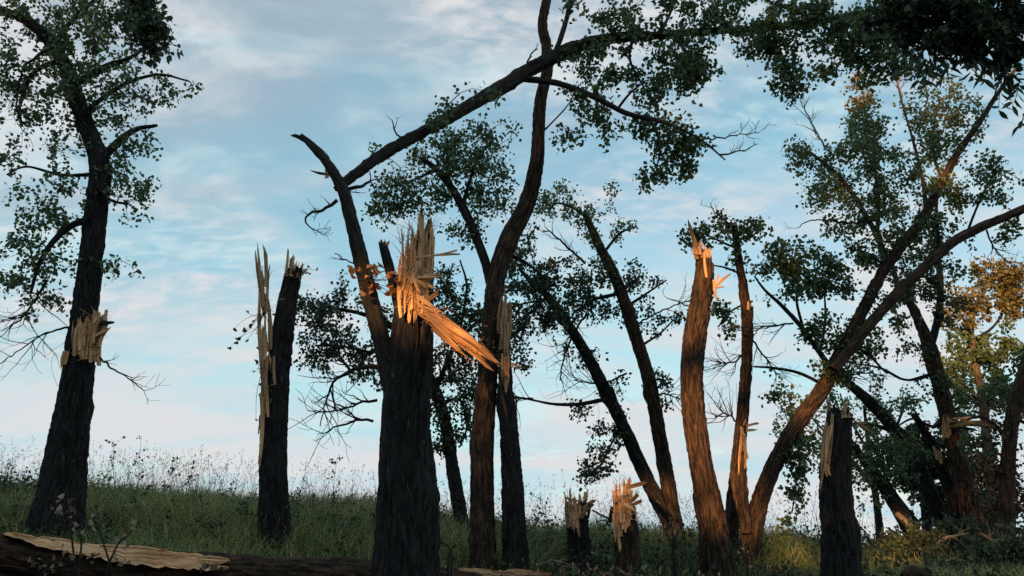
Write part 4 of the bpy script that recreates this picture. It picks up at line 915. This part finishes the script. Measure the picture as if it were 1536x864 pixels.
Y = 17.0
t = thing('far_tree', 'airy grey-green tree behind the dark foreground stump on the right', 'tree', base_at(1318, Y), 'trees beyond the thicket')
tp = trunk(t, root([(1322, 836, 18), (1318, 780, 15), (1310, 720, 12), (1302, 660, 9), (1296, 610, 5)], Y), Y, BARK, flare=.15)
br = [limb(t, [(1312, 735, 8), (1270, 680, 6), (1230, 640, 4), (1205, 610, 3)], Y), limb(t, [(1308, 710, 8), (1340, 650, 6), (1360, 600, 4)], Y), limb(t, [(1304, 680, 6), (1270, 620, 4), (1260, 590, 3)], Y)]
crown(t, Y, skel_of([tp[2:]] + br, .15), [(1290, 615, 44, 26, .8), (1255, 655, 40, 26, .8), (1325, 660, 44, 26, .8), (1345, 600, 36, 22, .7), (1210, 610, 40, 22, .7), (1230, 690, 30, 24, .6), (1300, 700, 40, 22, .7), (1180, 640, 24, 20, .5)], leaf=.075, dens=24, lmat=LEAF_LIGHT, shape=SH4, spread=.2)

# --- willow overhanging from outside the frame, upper right
WS[0] = 1.0
Y = 3.7
wx = 3.9
t = thing('willow_tree', 'dark willow overhanging the upper right corner with long narrow leaves', 'tree', (wx, Y + .3, ground_z(wx, Y + .3)[0]))
wg = ground_z(wx, Y + .3)[0]
wp = np.array([[wx, Y + .3, wg - .3, .19], [wx + .02, Y + .3, wg + 1.2, .16], [wx - .05, Y + .25, wg + 2.4, .14], [wx - .2, Y + .2, wg + 3.4, .11], [wx - .3, Y, wg + 4.6, .07], [wx - .3, Y - .2, wg + 5.6, .03]])
V, F, A = bark_tube(wp, seg=48, flare=.2, seed=71); part('trunk', V, F, BARK, t, attrs=A)
def wl(pts): 
    a = spline(np.array(pts), .06); V, F, A = bark_tube(np.array(pts), seg=10, step=.06, amp=.003, seed=3); part('branch', V, F, BARK, t, attrs=A); return np.array(pts)
q = lambda px, py, r, dy=0: [*P(px, py, Y + dy)[0], r]
b1_ = wl([[wx - .1, Y + .25, wg + 2.9, .07], q(1640, 60, .045), q(1540, 30, .03), q(1450, 20, .02), q(1360, 20, .010), q(1300, 30, .004)])
b2_ = wl([[wx - .15, Y + .25, wg + 3.1, .06], q(1620, -40, .04, .4), q(1500, -30, .025, .4), q(1400, -10, .015, .3), q(1320, 0, .006, .2)])
b3_ = wl([q(1560, 40, .02), q(1530, 80, .012), q(1500, 120, .006), q(1490, 150, .003)])
b4_ = wl([q(1460, 20, .015), q(1430, 60, .009), q(1410, 100, .005), q(1395, 130, .003)])
sk = skel_of([b1_, b2_, b3_, b4_], .05)
crown(t, Y, sk, [(1400, 18, 80, 34, 1.0), (1490, 25, 80, 40, 1.0), (1440, 55, 70, 24, .8), (1510, 70, 40, 26, .8), (1340, 25, 50, 26, .8), (1600, 40, 60, 50, .7), (1420, -40, 120, 36, .6), (1540, -40, 90, 40, .6)], leaf=.040, dens=400, per=13, lmat=LEAF_DARK, shape=SH6, spread=.05, thick=1.2)
crown(t, Y, sk, [(1400, 80, 40, 12, .8), (1460, 84, 40, 12, .8), (1525, 110, 16, 20, .8), (1490, 60, 80, 30, .6), (1400, 50, 60, 30, .5)], leaf=.085, dens=120, per=5, lmat=LEAF_DARK, shape=WIL, spread=.03, name='narrow_leaves', droop=1.2)
# single long leaves that stand out against the sky
wmeshes = []
for i in range(4):
    V, F, v = leaf_cloud(np.zeros((1, 3)), 1.0, WIL, 0, np.random.default_rng(400 + i))
    B = WIL[0].copy(); B[:, 2] += 0.12 * (i - 1.5) * B[:, 1] ** 2
    wmeshes.append(make_mesh('willow_leaf', B, WIL[1], LEAF_DARK, False, {'v': np.full(6, .15 + .2 * i)}))
gl = np.random.default_rng(5)
for (sx, sy, ex, ey, n_) in [(1400, 95, 1372, 128, 9), (1425, 95, 1412, 122, 7), (1450, 90, 1462, 120, 8), (1480, 95, 1474, 124, 7), (1505, 105, 1498, 168, 10), (1530, 120, 1518, 160, 8), (1536, 170, 1530, 190, 5), (1345, 85, 1350, 112, 4), (1385, 90, 1392, 128, 7)]:
    a, s = P(sx, sy, Y); b_, _ = P(ex, ey, Y + gl.uniform(-.1, .1))
    lines = [spline(np.array([[*a, .003], [*((a + b_) / 2 + gl.normal(size=3) * .015), .002], [*b_, .001]]), .03)]
    tpart('willow_shoot', thin_tubes(lines, 5), TWIG, t)
    for i in range(n_):
        o = link('willow_leaf', wmeshes[i % 4], t)
        p = a + (b_ - a) * (i + .6) / n_
        o.location = p - np.array(t.location)
        ang = gl.uniform(.5, 1.2) * (1 if i % 2 else -1)
        d = unit(np.array([math.sin(ang), gl.normal() * .35, -math.cos(ang)])); nn = unit(np.cross(d, gl.normal(size=3))); xx = np.cross(d, nn)
        from mathutils import Matrix
        M = Matrix(((xx[0], d[0], nn[0]), (xx[1], d[1], nn[1]), (xx[2], d[2], nn[2])))
        o.rotation_euler = M.to_euler(); k = gl.uniform(.065, .095); o.scale = (k * 1.25, k, k)
WS[0] = 1.0

# ================================================================== fallen wood
def log_thing(name, label, pts, Y, cat='log', bmat=BARK, **kw):
    p = path(pts, Y)
    t = thing(name, label, cat, p[len(p) // 2, :3] - np.array([0, 0, p[:, 3].mean()]))
    V, F, A = bark_tube(p, **kw); part('trunk', V, F, bmat, t, attrs=A)
    return t, p
t, lp = log_thing('fallen_log', 'dark fallen log lying across the lower left, its top torn open to pale wood', [(-150, 800, 60, -.2), (-20, 826, 62, -.1), (120, 846, 64), (260, 858, 64), (400, 862, 62, .05), (540, 868, 60, .1), (660, 876, 52, .15), (720, 880, 40, .2)], 6.7, bmat=BARK_RED, seg=72, amp=.014, seed=33, jag=.1, jag_len=.3)
# pale torn face: planks of split wood laid along the log's upper front
def plank(tree, top, bot, Y, dfront, wmat, seed):
    g = np.random.default_rng(seed); n = 40
    top, bot = np.array(top, float), np.array(bot, float)
    xs = np.linspace(top[0, 0], top[-1, 0], n)
    ty = np.interp(xs, top[:, 0], top[:, 1]) + np.abs(g.normal(size=n)) * 1.2
    by = np.interp(xs, bot[:, 0], bot[:, 1]) + g.normal(size=n) * 1.3
    m = 9; V, bk = [], []
    ex0, ex1 = np.abs(g.normal(size=m)) * 9, np.abs(g.normal(size=m)) * 14
    for lay in (0, .05):
        for i in range(n):
            for j in range(m):
                f = j / (m - 1)
                y = ty[i] + (by[i] - ty[i]) * f
                fx = i / (n - 1); xq = xs[i] + ex0[j] * max(0, 1 - fx * 6) - ex1[j] * max(0, 1 - (1 - fx) * 6)
                q, s = P(xq, y, Y + dfront * (.45 + .6 * f) + lay + .012 * vnoise(np.array([[xs[i] * .02, j * 1.7, seed]]), 3)[0])
                V.append(q); bk.append([f * (by[i] - ty[i]) * s, lay, xs[i] * s])
    V = np.array(V); k = n * m
    gf = grid_faces(n, m, False)
    rim = []
    for i in range(n - 1):
        for (a, b_) in ((i * m, (i + 1) * m), ((i + 1) * m + m - 1, i * m + m - 1)): rim.append([a, b_, b_ + k, a + k])
    for j in range(m - 1):
        rim.append([j + 1, j, j + k, j + 1 + k]); a = (n - 1) * m; rim.append([a + j, a + j + 1, a + j + 1 + k, a + j + k])
    return part('torn_wood', V, [gf, gf[:, ::-1] + k, np.array(rim)], wmat, tree, smooth=False, attrs={'bk': np.array(bk) + seed})
plank(t, [(0, 796), (80, 808), (200, 823), (345, 833)], [(0, 803), (60, 819), (120, 832), (180, 845), (250, 852), (345, 856)], 6.7, -.22, WOOD, 3)
for (x0, y0, x1, y1, wd) in [(60, 806, 130, 818, 4), (150, 818, 262, 829, 5), (200, 830, 262, 823, 4), (300, 838, 346, 842, 7), (310, 852, 342, 853, 6), (180, 842, 260, 850, 5), (20, 800, 60, 808, 5), (210, 828, 300, 834, 5)]:
    spx(t, 6.7, x0, y0, x1, y1, wd, -.19, rings=7)
t, lp = log_thing('split_log', 'pale split log lying behind the base of the shattered stump', [(676, 862, 22), (740, 868, 24), (800, 874, 22), (850, 880, 14)], 7.3, seg=28, amp=.006, seed=35)
plank(t, [(680, 850), (740, 854), (770, 856), (832, 862)], [(680, 862), (740, 868), (770, 870), (832, 872)], 7.3, -.1, WOOD_OLD, 6)
spx(t, 7.3, 690, 855, 745, 857, 4, -.11); spx(t, 7.3, 760, 856, 825, 862, 5, -.11)
t, lp = log_thing('fallen_limb', 'thin fallen pale limb slanting down in the right thicket', [(1345, 770, 9), (1375, 795, 9), (1405, 815, 8), (1430, 835, 7)], 11.2, 'tree limb', TWIG_PALE, seg=14, amp=.004, seed=36)
t, lp = log_thing('fallen_limb', 'pale bare limb jutting in level from the right edge of the thicket', [(1490, 788, 8), (1520, 795, 10), (1560, 800, 11)], 9.8, 'tree limb', BARK_PALE, seg=14, amp=.004, seed=37)
t, lp = log_thing('broken_limb', 'rounded broken limb end lying on the ground right of the dark foreground stump', [(1358, 868, 22), (1370, 858, 24), (1392, 868, 20)], 7.6, 'tree limb', BARK_RED, seg=20, amp=.006, seed=38)

for i, (lab, pts, Yb) in enumerate([('thin bare branch lying in the grass between the S-curved tree and the low stumps', [(800, 850, 5), (826, 842, 4), (850, 846, 3)], 7.6), ('pale bare branch lying at the foot of the reddish right-edge trunk', [(1470, 800, 6), (1500, 815, 5), (1530, 812, 3)], 9.4), ('bare branch lying in the thicket beneath the slanting trunks', [(1390, 830, 6), (1420, 806, 5), (1452, 800, 3)], 10.2)]):
    t = thing('fallen_branch', lab, 'branch', P(pts[0][0], pts[0][1], Yb)[0], 'fallen branches')
    bare(t, pts, Yb, name='stem', subs=8, slen=.3, tmat=TWIG_PALE)

# withered saplings in front of the log
def sapling(label, Y, stems, leaves, size, mt, seed, name='withered_sapling', tmat=None):
    a, _ = P(stems[0][0][0], stems[0][0][1], Y)
    t = thing(name, label, 'plant', (a[0], a[1], ground_z(a[0], a[1])[0]), 'withered saplings and weeds in front')
    for s in stems:
        pts = [(s[0][0], s[0][1] + 60, 4)] + [(x, y, 3.2 - 1.8 * i / len(s)) for i, (x, y) in enumerate(s)]
        tpart('stem', thin_tubes([spline(path(pts, Y), .03)], 5), tmat or TWIG, t)
    allp = np.array([p for s in stems for p in spline(np.array([[x, y, 0.] for x, y in s]), 4.0)])
    g = np.random.default_rng(seed); lines, pts = [], []
    for (x, y) in leaves:
        k = np.argmin(((allp[:, :2] - [x, y]) ** 2).sum(1)); a = P(allp[k, 0], allp[k, 1], Y)[0]; b_ = P(x, y, Y + g.uniform(-.08, .08))[0]
        lines.append(spline(np.array([[*a, .002], [*((a + b_) / 2 + [0, 0, .01]), .0016], [*b_, .0012]]), .03)); pts.append(b_)
    tpart('leaf_stalks', thin_tubes(lines, 4), tmat or TWIG, t, kind='stuff')
    leaf_parts(t, pts, size, mt, seed)
sapling('withered sapling with curled tan leaves in front of the left tree base', 6.2, [[(118, 850), (122, 815), (112, 790), (88, 770)], [(112, 850), (108, 810), (104, 780), (102, 755)]],
        [(84, 752), (92, 747), (82, 768), (88, 764), (78, 760), (102, 775), (106, 782), (112, 796), (118, 788), (106, 756), (113, 761), (100, 768), (122, 800), (94, 772), (110, 803)], .044, LEAF_TAN, 61)
sapling('withered sapling with pale curled leaves standing over the fallen log', 6.1, [[(170, 866), (160, 830), (150, 800), (142, 780)], [(160, 860), (175, 820), (185, 808), (205, 790)]],
        [(136, 776), (142, 770), (147, 766), (140, 786), (144, 795), (150, 762), (180, 808), (186, 812), (192, 815), (200, 786), (212, 786), (205, 795), (198, 790), (185, 800), (178, 820), (190, 840), (184, 845), (176, 838), (193, 846), (172, 830)], .042, LEAF_TAN, 62)
sapling('brown leafy sprig lying low at the bottom left corner', 6.0, [[(60, 864), (90, 850), (120, 842)], [(100, 866), (130, 840), (150, 830)]],
        [(52, 846), (62, 838), (70, 846), (74, 852), (84, 856), (94, 848), (62, 852), (48, 842), (96, 832), (100, 825), (110, 838), (122, 834), (130, 838), (140, 842), (92, 820), (136, 830), (78, 840), (68, 858)], .042, LEAF_TAN, 63)
sapling('small dark-leaved twig sprouting at the right end of the pale torn wood', 6.2, [[(330, 866), (322, 850), (310, 848)]], [(306, 852), (312, 846), (324, 846), (318, 856), (300, 858), (334, 850)], .05, LEAF_BROWN, 64, tmat=TWIG)
sapling('pale forked twig with yellowish leaves beside the left low stump', 7.2, [[(826, 866), (850, 842), (866, 835), (878, 826), (890, 822)], [(866, 836), (880, 850), (890, 866)], [(872, 850), (882, 838), (884, 828)]],
        [(890, 828), (896, 832), (905, 836), (912, 838), (918, 838), (886, 838), (862, 855), (858, 862), (900, 826)], .05, LEAF_LIGHT, 65)
sapling('low pale-leaved weed at the foot of the right low stump', 6.9, [[(950, 868), (954, 856), (960, 850)], [(966, 868), (964, 856)]], [(946, 852), (954, 856), (962, 850), (966, 858), (956, 864), (974, 860), (948, 862), (964, 866), (972, 868)], .05, LEAF_LIGHT, 66)
sapling('bare pale twig leaning against the shattered stump near the ground', 6.0, [[(672, 850), (674, 830), (684, 815)], [(676, 828), (660, 812), (648, 795), (640, 782), (630, 770)]], [(650, 834), (640, 838), (656, 838), (660, 832), (646, 830)], .042, LEAF_TAN, 67)
sapling('dry flowering weed in front of the forked tree base', 7.6, [[(1014, 868), (1010, 820), (1008, 790)], [(1010, 830), (1000, 800)], [(1010, 820), (1018, 795)]], [(1006, 786), (1012, 788), (998, 796), (1018, 794), (1003, 800), (1014, 800), (996, 792)], .035, LEAF_TAN, 68)
sapling('dry weed with pinkish leaves at the foot of the large leaning tree', 7.6, [[(1122, 868), (1120, 840), (1118, 825)], [(1120, 845), (1108, 830)]], [(1116, 822), (1122, 826), (1108, 830), (1112, 838), (1126, 836), (1105, 846), (1124, 848)], .035, LEAF_TAN, 69)

# ================================================================== shrubs of the thicket
def shrub(label, px, Y, blobs, lmat, dens=70, leaf=.06, name='shrub'):
    b_ = base_at(px, Y); t = thing(name, label, 'shrub', b_, 'shrubs of the bank'); g = np.random.default_rng(int(px))
    stems = []
    for i in range(6):
        bl = blobs[i % len(blobs)]; c, s = P(bl[0] + g.normal() * bl[2] * .4, bl[1], Y)
        stems.append(np.array([[b_[0] + g.normal() * .06, Y + g.normal() * .06, b_[2] - .1, .014], [(b_[0] * .6 + c[0] * .4), Y, b_[2] * .55 + c[2] * .45, .010], [*c, .005]]))
        V, F, A = bark_tube(stems[-1], seg=8, step=.06, amp=.001); part('stem', V, F, TWIG, t, attrs=A)
    crown(t, Y, skel_of(stems), blobs, leaf=leaf, dens=dens, lmat=lmat, name='foliage')
    return t
shrub('dense dark green shrub below the slanting trunks at right', 1370, 11.0, [(1360, 800, 34, 20, 1), (1400, 812, 40, 22, 1), (1340, 822, 30, 14, .8), (1440, 800, 34, 26, 1)], LEAF_DARK)
shrub('dark green shrub at the bottom right corner', 1500, 9.0, [(1500, 830, 40, 24, 1), (1460, 845, 40, 18, 1), (1530, 800, 24, 30, .9), (1420, 850, 34, 14, .9)], LEAF_DARK)
shrub('brown withered shrub behind the reddish right-edge trunk', 1480, 13.0, [(1480, 760, 34, 34, 1), (1500, 720, 30, 34, .9), (1460, 800, 34, 24, .8), (1530, 740, 26, 40, .8)], LEAF_BROWN, 55)
shrub('low brown-leaved bush on the crest left of the right foreground stump', 1200, 13.5, [(1200, 812, 26, 12, 1), (1225, 818, 22, 10, 1), (1180, 816, 20, 8, .8)], LEAF_BROWN, 50)
shrub('low rusty bush on the crest right of the foreground stump', 1330, 14.0, [(1330, 806, 24, 10, 1), (1350, 798, 18, 14, .9), (1312, 812, 20, 8, .9)], LEAF_BROWN, 50)
shrub('dark bush in the grass at the left edge', 20, 10.5, [(10, 745, 30, 34, .7), (40, 735, 14, 26, .5), (-30, 740, 30, 30, .7)], LEAF_DARK, 55)

# ================================================================== grass and weeds
def in_view(n, y0, y1, g, x0=-120, x1=1656, pw=1.0):
    Yv = y0 + (y1 - y0) * g.random(n) ** pw
    px = g.uniform(x0, x1, n)
    X = (px - 768) / FPX * Yv * 1.03
    return np.stack([X, Yv, ground_z_many(X, Yv)], -1)
def ground_z_many(x, y):
    return np.concatenate([ground_z(a, b_) for a, b_ in zip(np.array_split(x, max(1, len(x) // 4000)), np.array_split(y, max(1, len(x) // 4000)))])
def blades(pos, h, wd, lean, g, vv):
    n = len(pos); a = g.uniform(0, 2 * math.pi, n); d = np.stack([np.cos(a), np.sin(a), np.zeros(n)], -1)
    b_ = g.uniform(0, 2 * math.pi, n); s = np.stack([np.cos(b_), np.sin(b_), np.zeros(n)], -1) * (wd / 2)[:, None]
    up = np.array([0, 0, 1.0]); k = (lean * g.uniform(.3, 1.4, n))[:, None]
    p1 = pos + up * (h * .5)[:, None] + d * (h[:, None] * k * .25); p2 = pos + up * (h * (1 - .22 * k[:, 0] ** 2))[:, None] + d * (h[:, None] * k * .8)
    V = np.stack([pos - s, pos + s, p1 - s * .8, p1 + s * .8, p2], 1).reshape(-1, 3)
    o = (np.arange(n) * 5)[:, None]
    F = np.concatenate([np.array([[0, 1, 3]]) + o, np.array([[0, 3, 2]]) + o, np.array([[2, 3, 4]]) + o])
    return V, F, np.repeat(vv, 5)
g = np.random.default_rng(77)
tg = link('grass', None or make_mesh('grass', *(lambda r: (r[0], r[1]))(blades(np.zeros((1, 3)), np.ones(1), np.ones(1), 1.0, g, np.zeros(1))), GRASS), kind='stuff')
pos = np.vstack([in_view(70000, 6.95, 12.5, g), in_view(75000, 10.0, 19.0, g)])
cl_ = vnoise(np.c_[pos[:, :2] * 1.4, np.zeros(len(pos))], 51)
# shorter, thinner grass on the worn patch at right
pxs = pos[:, 0] / pos[:, 1] * FPX + 768
thin = np.clip((pxs - 1150) / 150, 0, 1) * .45
cl2 = vnoise(np.c_[pos[:, :2] * .55, np.full(len(pos), 4.)], 55)
h = (0.33 + 0.18 * cl_ + .20 * cl2 + g.normal(size=len(pos)) * .07).clip(.06) * (1 - thin) * np.clip((pos[:, 1] - 7.6) / 1.8, .28, 1)
V, F, v = blades(pos - [0, 0, .02], h, g.uniform(.006, .015, len(pos)), .8, g, np.clip(.38 + .22 * cl_ + .28 * cl2 + .28 * np.clip((pxs - 1050) / 250, 0, 1) + g.normal(size=len(pos)) * .24, 0, 1))
me = make_mesh('grass', V, F, GRASS, False, {'v': v}); tg.data = me
tag(tg, 'dense dark green grass covering the bank', 'grass')
# tall dry stalks along the crest
pos = np.vstack([in_view(2000, 12.5, 18.5, g), in_view(500, 12.0, 17, g, -60, 420), in_view(2500, 8.5, 13, g, 0, 1250)])
pos = pos[g.random(len(pos)) < (.35 + .65 * (vnoise(np.c_[pos[:, :2] * .9, np.ones(len(pos))], 52) > -.1)) * np.clip(1.15 - np.clip((pos[:, 0] / pos[:, 1] * FPX + 768 - 850) / 700, 0, 1) * .8, 0, 1)]
n_ = len(pos); h = g.uniform(.4, 1.15, n_) * np.clip((pos[:, 1] - 8) / 3, .4, 1)
V, F, v = blades(pos, h, g.uniform(.004, .008, n_), .75, g, g.uniform(.2, 1, n_))
VV, FF, vv = [V], [F], [v]; off = len(V)
# seed heads
a = V.reshape(-1, 5, 3)[:, 4]; b_ = V.reshape(-1, 5, 3)[:, 2:4].mean(1)
sd = np.repeat(a, 4, 0) - np.repeat(a - b_, 4, 0) * g.random((len(a) * 4, 1)) * .4 + g.normal(size=(len(a) * 4, 3)) * .006
V2, F2, v2 = leaf_cloud(sd, .04, WIL, -.9, g); VV.append(V2); FF.append(F2 + off); vv.append(v2)
tag(link('dry_grass', make_mesh('dry_grass', np.vstack(VV), np.vstack(FF), STRAW, False, {'v': np.concatenate(vv)}), kind='stuff'), 'tall dry grass stalks along the crest of the bank', 'grass')
# broad-leaved weeds among the grass
pos = np.vstack([in_view(1500, 6.8, 12, g), in_view(1500, 11, 17.5, g)])
pos = pos[g.random(len(pos)) < .3 + .7 * (vnoise(np.c_[pos[:, :2] * .7, np.ones(len(pos)) * 3], 53) > 0)]
lines, lp_ = [], []
for p in pos:
    hh = g.uniform(.15, .5) * min(1, max(.3, (p[1] - 7.4) / 1.8)); d = g.normal(size=3) * .1; d[2] = 0
    tp_ = p + [0, 0, hh] + d
    lines.append(np.c_[np.array([p, (p + tp_) / 2 + d * .3, tp_]), [.004, .003, .0015]])
    k = int(hh * 40); f = g.uniform(.25, 1.0, k)[:, None]
    lp_.append(p + (tp_ - p) * f + g.normal(size=(k, 3)) * .035)
V, F, A = thin_tubes(lines, 3); nv = len(V)
V2, F2, v2 = leaf_cloud(np.vstack(lp_), .055, SH4, .1, g)
F3 = np.vstack([F[0][:, [0, 1, 2]], F[0][:, [0, 2, 3]], F2 + nv])
tag(link('weeds', make_mesh('weeds', np.vstack([V, V2]), F3, leaf_mat('weed_leaves', [(0.018, 0.030, 0.012), (0.04, 0.060, 0.022), (0.075, 0.09, 0.04)]), False, {'v': np.r_[np.full(nv, .5), v2]}), kind='stuff'), 'broad-leaved green weeds growing through the grass', 'weeds')
# fallen leaves and chips of wood scattered round the stumps
pl = in_view(2600, 6.9, 10.5, g) + [0, 0, .03]
V, F, v = leaf_cloud(pl, .05, SH6, 0, g)
tag(link('fallen_leaves', make_mesh('fallen_leaves', V, F, LEAF_BROWN, False, {'v': v}), kind='stuff'), 'brown fallen leaves scattered in the short grass around the trunks', 'leaf litter')
cp = np.vstack([np.array([P(x, 850, Yc)[0][0], Yc, 0]) + np.c_[g.normal(size=(k, 2)) * [.45, .3], np.zeros(k)] for (x, Yc, k) in [(868, 8.3, 40), (940, 7.9, 50), (620, 6.6, 40), (770, 7.8, 40), (1255, 6.7, 30), (1080, 8.0, 40), (400, 8.2, 30)]])
cp[:, 2] = ground_z_many(cp[:, 0], cp[:, 1]) + .05
V, F, v = leaf_cloud(cp, .10, (WIL[0] * [1, 1, .6] + [0, 0, 0], WIL[1]), 0, g)
tag(link('wood_chips', make_mesh('wood_chips', V, F, WOOD_OLD, False, {'bk': V}), kind='stuff'), 'pale slivers of wood strewn on the ground below the stumps', 'wood chips')
# taller weed stems on the crest, countable
def weed(label, px, Y, top, w_, seed):
    b_ = base_at(px, Y); t = thing('tall_weed', label, 'plant', b_, 'tall weeds on the crest'); g = np.random.default_rng(seed)
    c, s = P(px + w_, top, Y)
    ln = [np.array([[*b_, .005], [*((b_ + c) / 2 + g.normal(size=3) * .03), .004], [*c, .002]])]
    main = spline(ln[0], .04); lines = [main]; pts = []
    for k in range(9):
        i = int(len(main) * g.uniform(.45, .98)); d = unit(np.array([g.normal(), g.normal() * .6, .5])) * g.uniform(.06, .2)
        q_ = main[i, :3] + d; lines.append(spline(np.array([[*main[i, :3], .002], [*q_, .001]]), .04)); pts += list(main[i, :3] + d * g.uniform(.3, 1, (5, 1)) + g.normal(size=(5, 3)) * .012)
    tpart('stem', thin_tubes(lines, 4), TWIG, t)
    V, F, v = leaf_cloud(np.array(pts), .05, SH4, .2, g); part('foliage', V, F, LEAF_BROWN, t, False, {'v': v}, kind='stuff')
for i, (px, top, w_, lab) in enumerate([(170, 660, 0, 'tall dark weed on the crest, nearest the left tree'), (200, 655, 12, 'tall weed leaning right on the crest between the left tree and the slim snapped trunk'), (255, 690, 4, 'shorter dark weed on the crest midway between the left tree and the slim snapped trunk'), (290, 690, -8, 'dark weed on the crest just left of the slim snapped trunk'), (500, 690, 5, 'tall weed on the crest left of the shattered stump'), (815, 745, -6, 'bushy weed on the crest right of the straight snapped trunk'), (915, 760, 4, 'weed on the crest between the two low stumps'), (1290, 760, 6, 'weed on the crest right of the dark foreground stump')]):
    weed(lab, px, 13.0, top, w_, 300 + i)

# ================================================================== unseen wood added behind the camera to shade the scene
gw = np.random.default_rng(11)
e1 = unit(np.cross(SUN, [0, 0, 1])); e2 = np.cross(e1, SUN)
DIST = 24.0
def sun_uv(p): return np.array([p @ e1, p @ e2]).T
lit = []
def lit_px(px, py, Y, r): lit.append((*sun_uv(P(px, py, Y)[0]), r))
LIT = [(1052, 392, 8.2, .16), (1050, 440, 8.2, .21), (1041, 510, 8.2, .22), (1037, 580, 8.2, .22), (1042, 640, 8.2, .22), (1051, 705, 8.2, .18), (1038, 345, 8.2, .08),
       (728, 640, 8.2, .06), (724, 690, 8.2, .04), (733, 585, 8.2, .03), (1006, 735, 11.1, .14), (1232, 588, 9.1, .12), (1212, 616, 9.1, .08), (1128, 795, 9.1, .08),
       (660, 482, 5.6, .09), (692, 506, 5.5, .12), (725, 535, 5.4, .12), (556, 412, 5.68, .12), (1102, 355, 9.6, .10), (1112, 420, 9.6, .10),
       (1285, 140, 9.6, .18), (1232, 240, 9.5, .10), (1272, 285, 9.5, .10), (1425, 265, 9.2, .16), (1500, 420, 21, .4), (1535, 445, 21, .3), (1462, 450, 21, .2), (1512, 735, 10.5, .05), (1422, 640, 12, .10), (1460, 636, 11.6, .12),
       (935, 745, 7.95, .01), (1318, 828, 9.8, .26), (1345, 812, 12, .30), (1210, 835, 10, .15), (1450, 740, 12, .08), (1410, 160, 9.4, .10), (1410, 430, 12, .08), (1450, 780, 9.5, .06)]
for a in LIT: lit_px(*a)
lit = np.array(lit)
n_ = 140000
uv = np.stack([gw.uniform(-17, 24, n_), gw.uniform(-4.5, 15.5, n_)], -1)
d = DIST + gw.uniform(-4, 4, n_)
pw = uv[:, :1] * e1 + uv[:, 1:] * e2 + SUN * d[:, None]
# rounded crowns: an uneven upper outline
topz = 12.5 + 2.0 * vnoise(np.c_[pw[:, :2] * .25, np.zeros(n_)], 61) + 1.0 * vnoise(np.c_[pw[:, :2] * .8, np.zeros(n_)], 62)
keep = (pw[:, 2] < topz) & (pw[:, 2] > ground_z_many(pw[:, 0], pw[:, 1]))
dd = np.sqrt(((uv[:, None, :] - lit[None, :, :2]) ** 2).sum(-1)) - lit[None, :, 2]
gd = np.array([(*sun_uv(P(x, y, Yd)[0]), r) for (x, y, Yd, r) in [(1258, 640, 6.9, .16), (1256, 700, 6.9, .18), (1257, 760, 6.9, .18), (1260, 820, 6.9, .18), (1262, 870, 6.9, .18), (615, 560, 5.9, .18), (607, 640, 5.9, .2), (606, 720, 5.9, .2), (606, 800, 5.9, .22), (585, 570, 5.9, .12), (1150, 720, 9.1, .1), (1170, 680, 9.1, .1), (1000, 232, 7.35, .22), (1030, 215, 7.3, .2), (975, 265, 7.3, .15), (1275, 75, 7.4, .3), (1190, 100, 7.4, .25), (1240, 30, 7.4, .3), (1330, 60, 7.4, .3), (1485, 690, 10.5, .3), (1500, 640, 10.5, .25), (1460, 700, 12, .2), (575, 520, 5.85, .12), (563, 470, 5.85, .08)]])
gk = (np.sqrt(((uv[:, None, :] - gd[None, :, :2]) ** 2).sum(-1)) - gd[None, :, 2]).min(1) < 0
keep &= (dd.min(1) > 0.24 + .07 * gw.normal(size=n_)) | gk  # gaps cut towards chosen sun patches; leaves kept over spots meant to stay shaded
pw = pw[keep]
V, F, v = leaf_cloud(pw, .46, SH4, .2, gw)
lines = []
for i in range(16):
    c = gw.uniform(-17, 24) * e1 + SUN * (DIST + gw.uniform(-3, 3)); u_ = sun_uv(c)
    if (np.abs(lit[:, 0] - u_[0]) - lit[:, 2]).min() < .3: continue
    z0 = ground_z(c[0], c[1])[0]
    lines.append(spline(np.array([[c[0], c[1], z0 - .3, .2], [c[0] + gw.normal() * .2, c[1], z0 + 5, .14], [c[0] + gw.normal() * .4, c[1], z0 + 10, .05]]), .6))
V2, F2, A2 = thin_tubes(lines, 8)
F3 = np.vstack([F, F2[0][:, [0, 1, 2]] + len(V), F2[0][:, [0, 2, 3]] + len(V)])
tag(link('shade_wood', make_mesh('shade_wood', np.vstack([V, V2]), F3, leaf_mat('shade_foliage', [(0.012, 0.022, 0.013), (0.024, 0.040, 0.020), (0.040, 0.058, 0.026)], 0.1), False, {'v': np.r_[v, np.zeros(len(V2))]}), kind='stuff'), 'dense wood added unseen behind the viewer to shade the clearing', 'shade_wood')
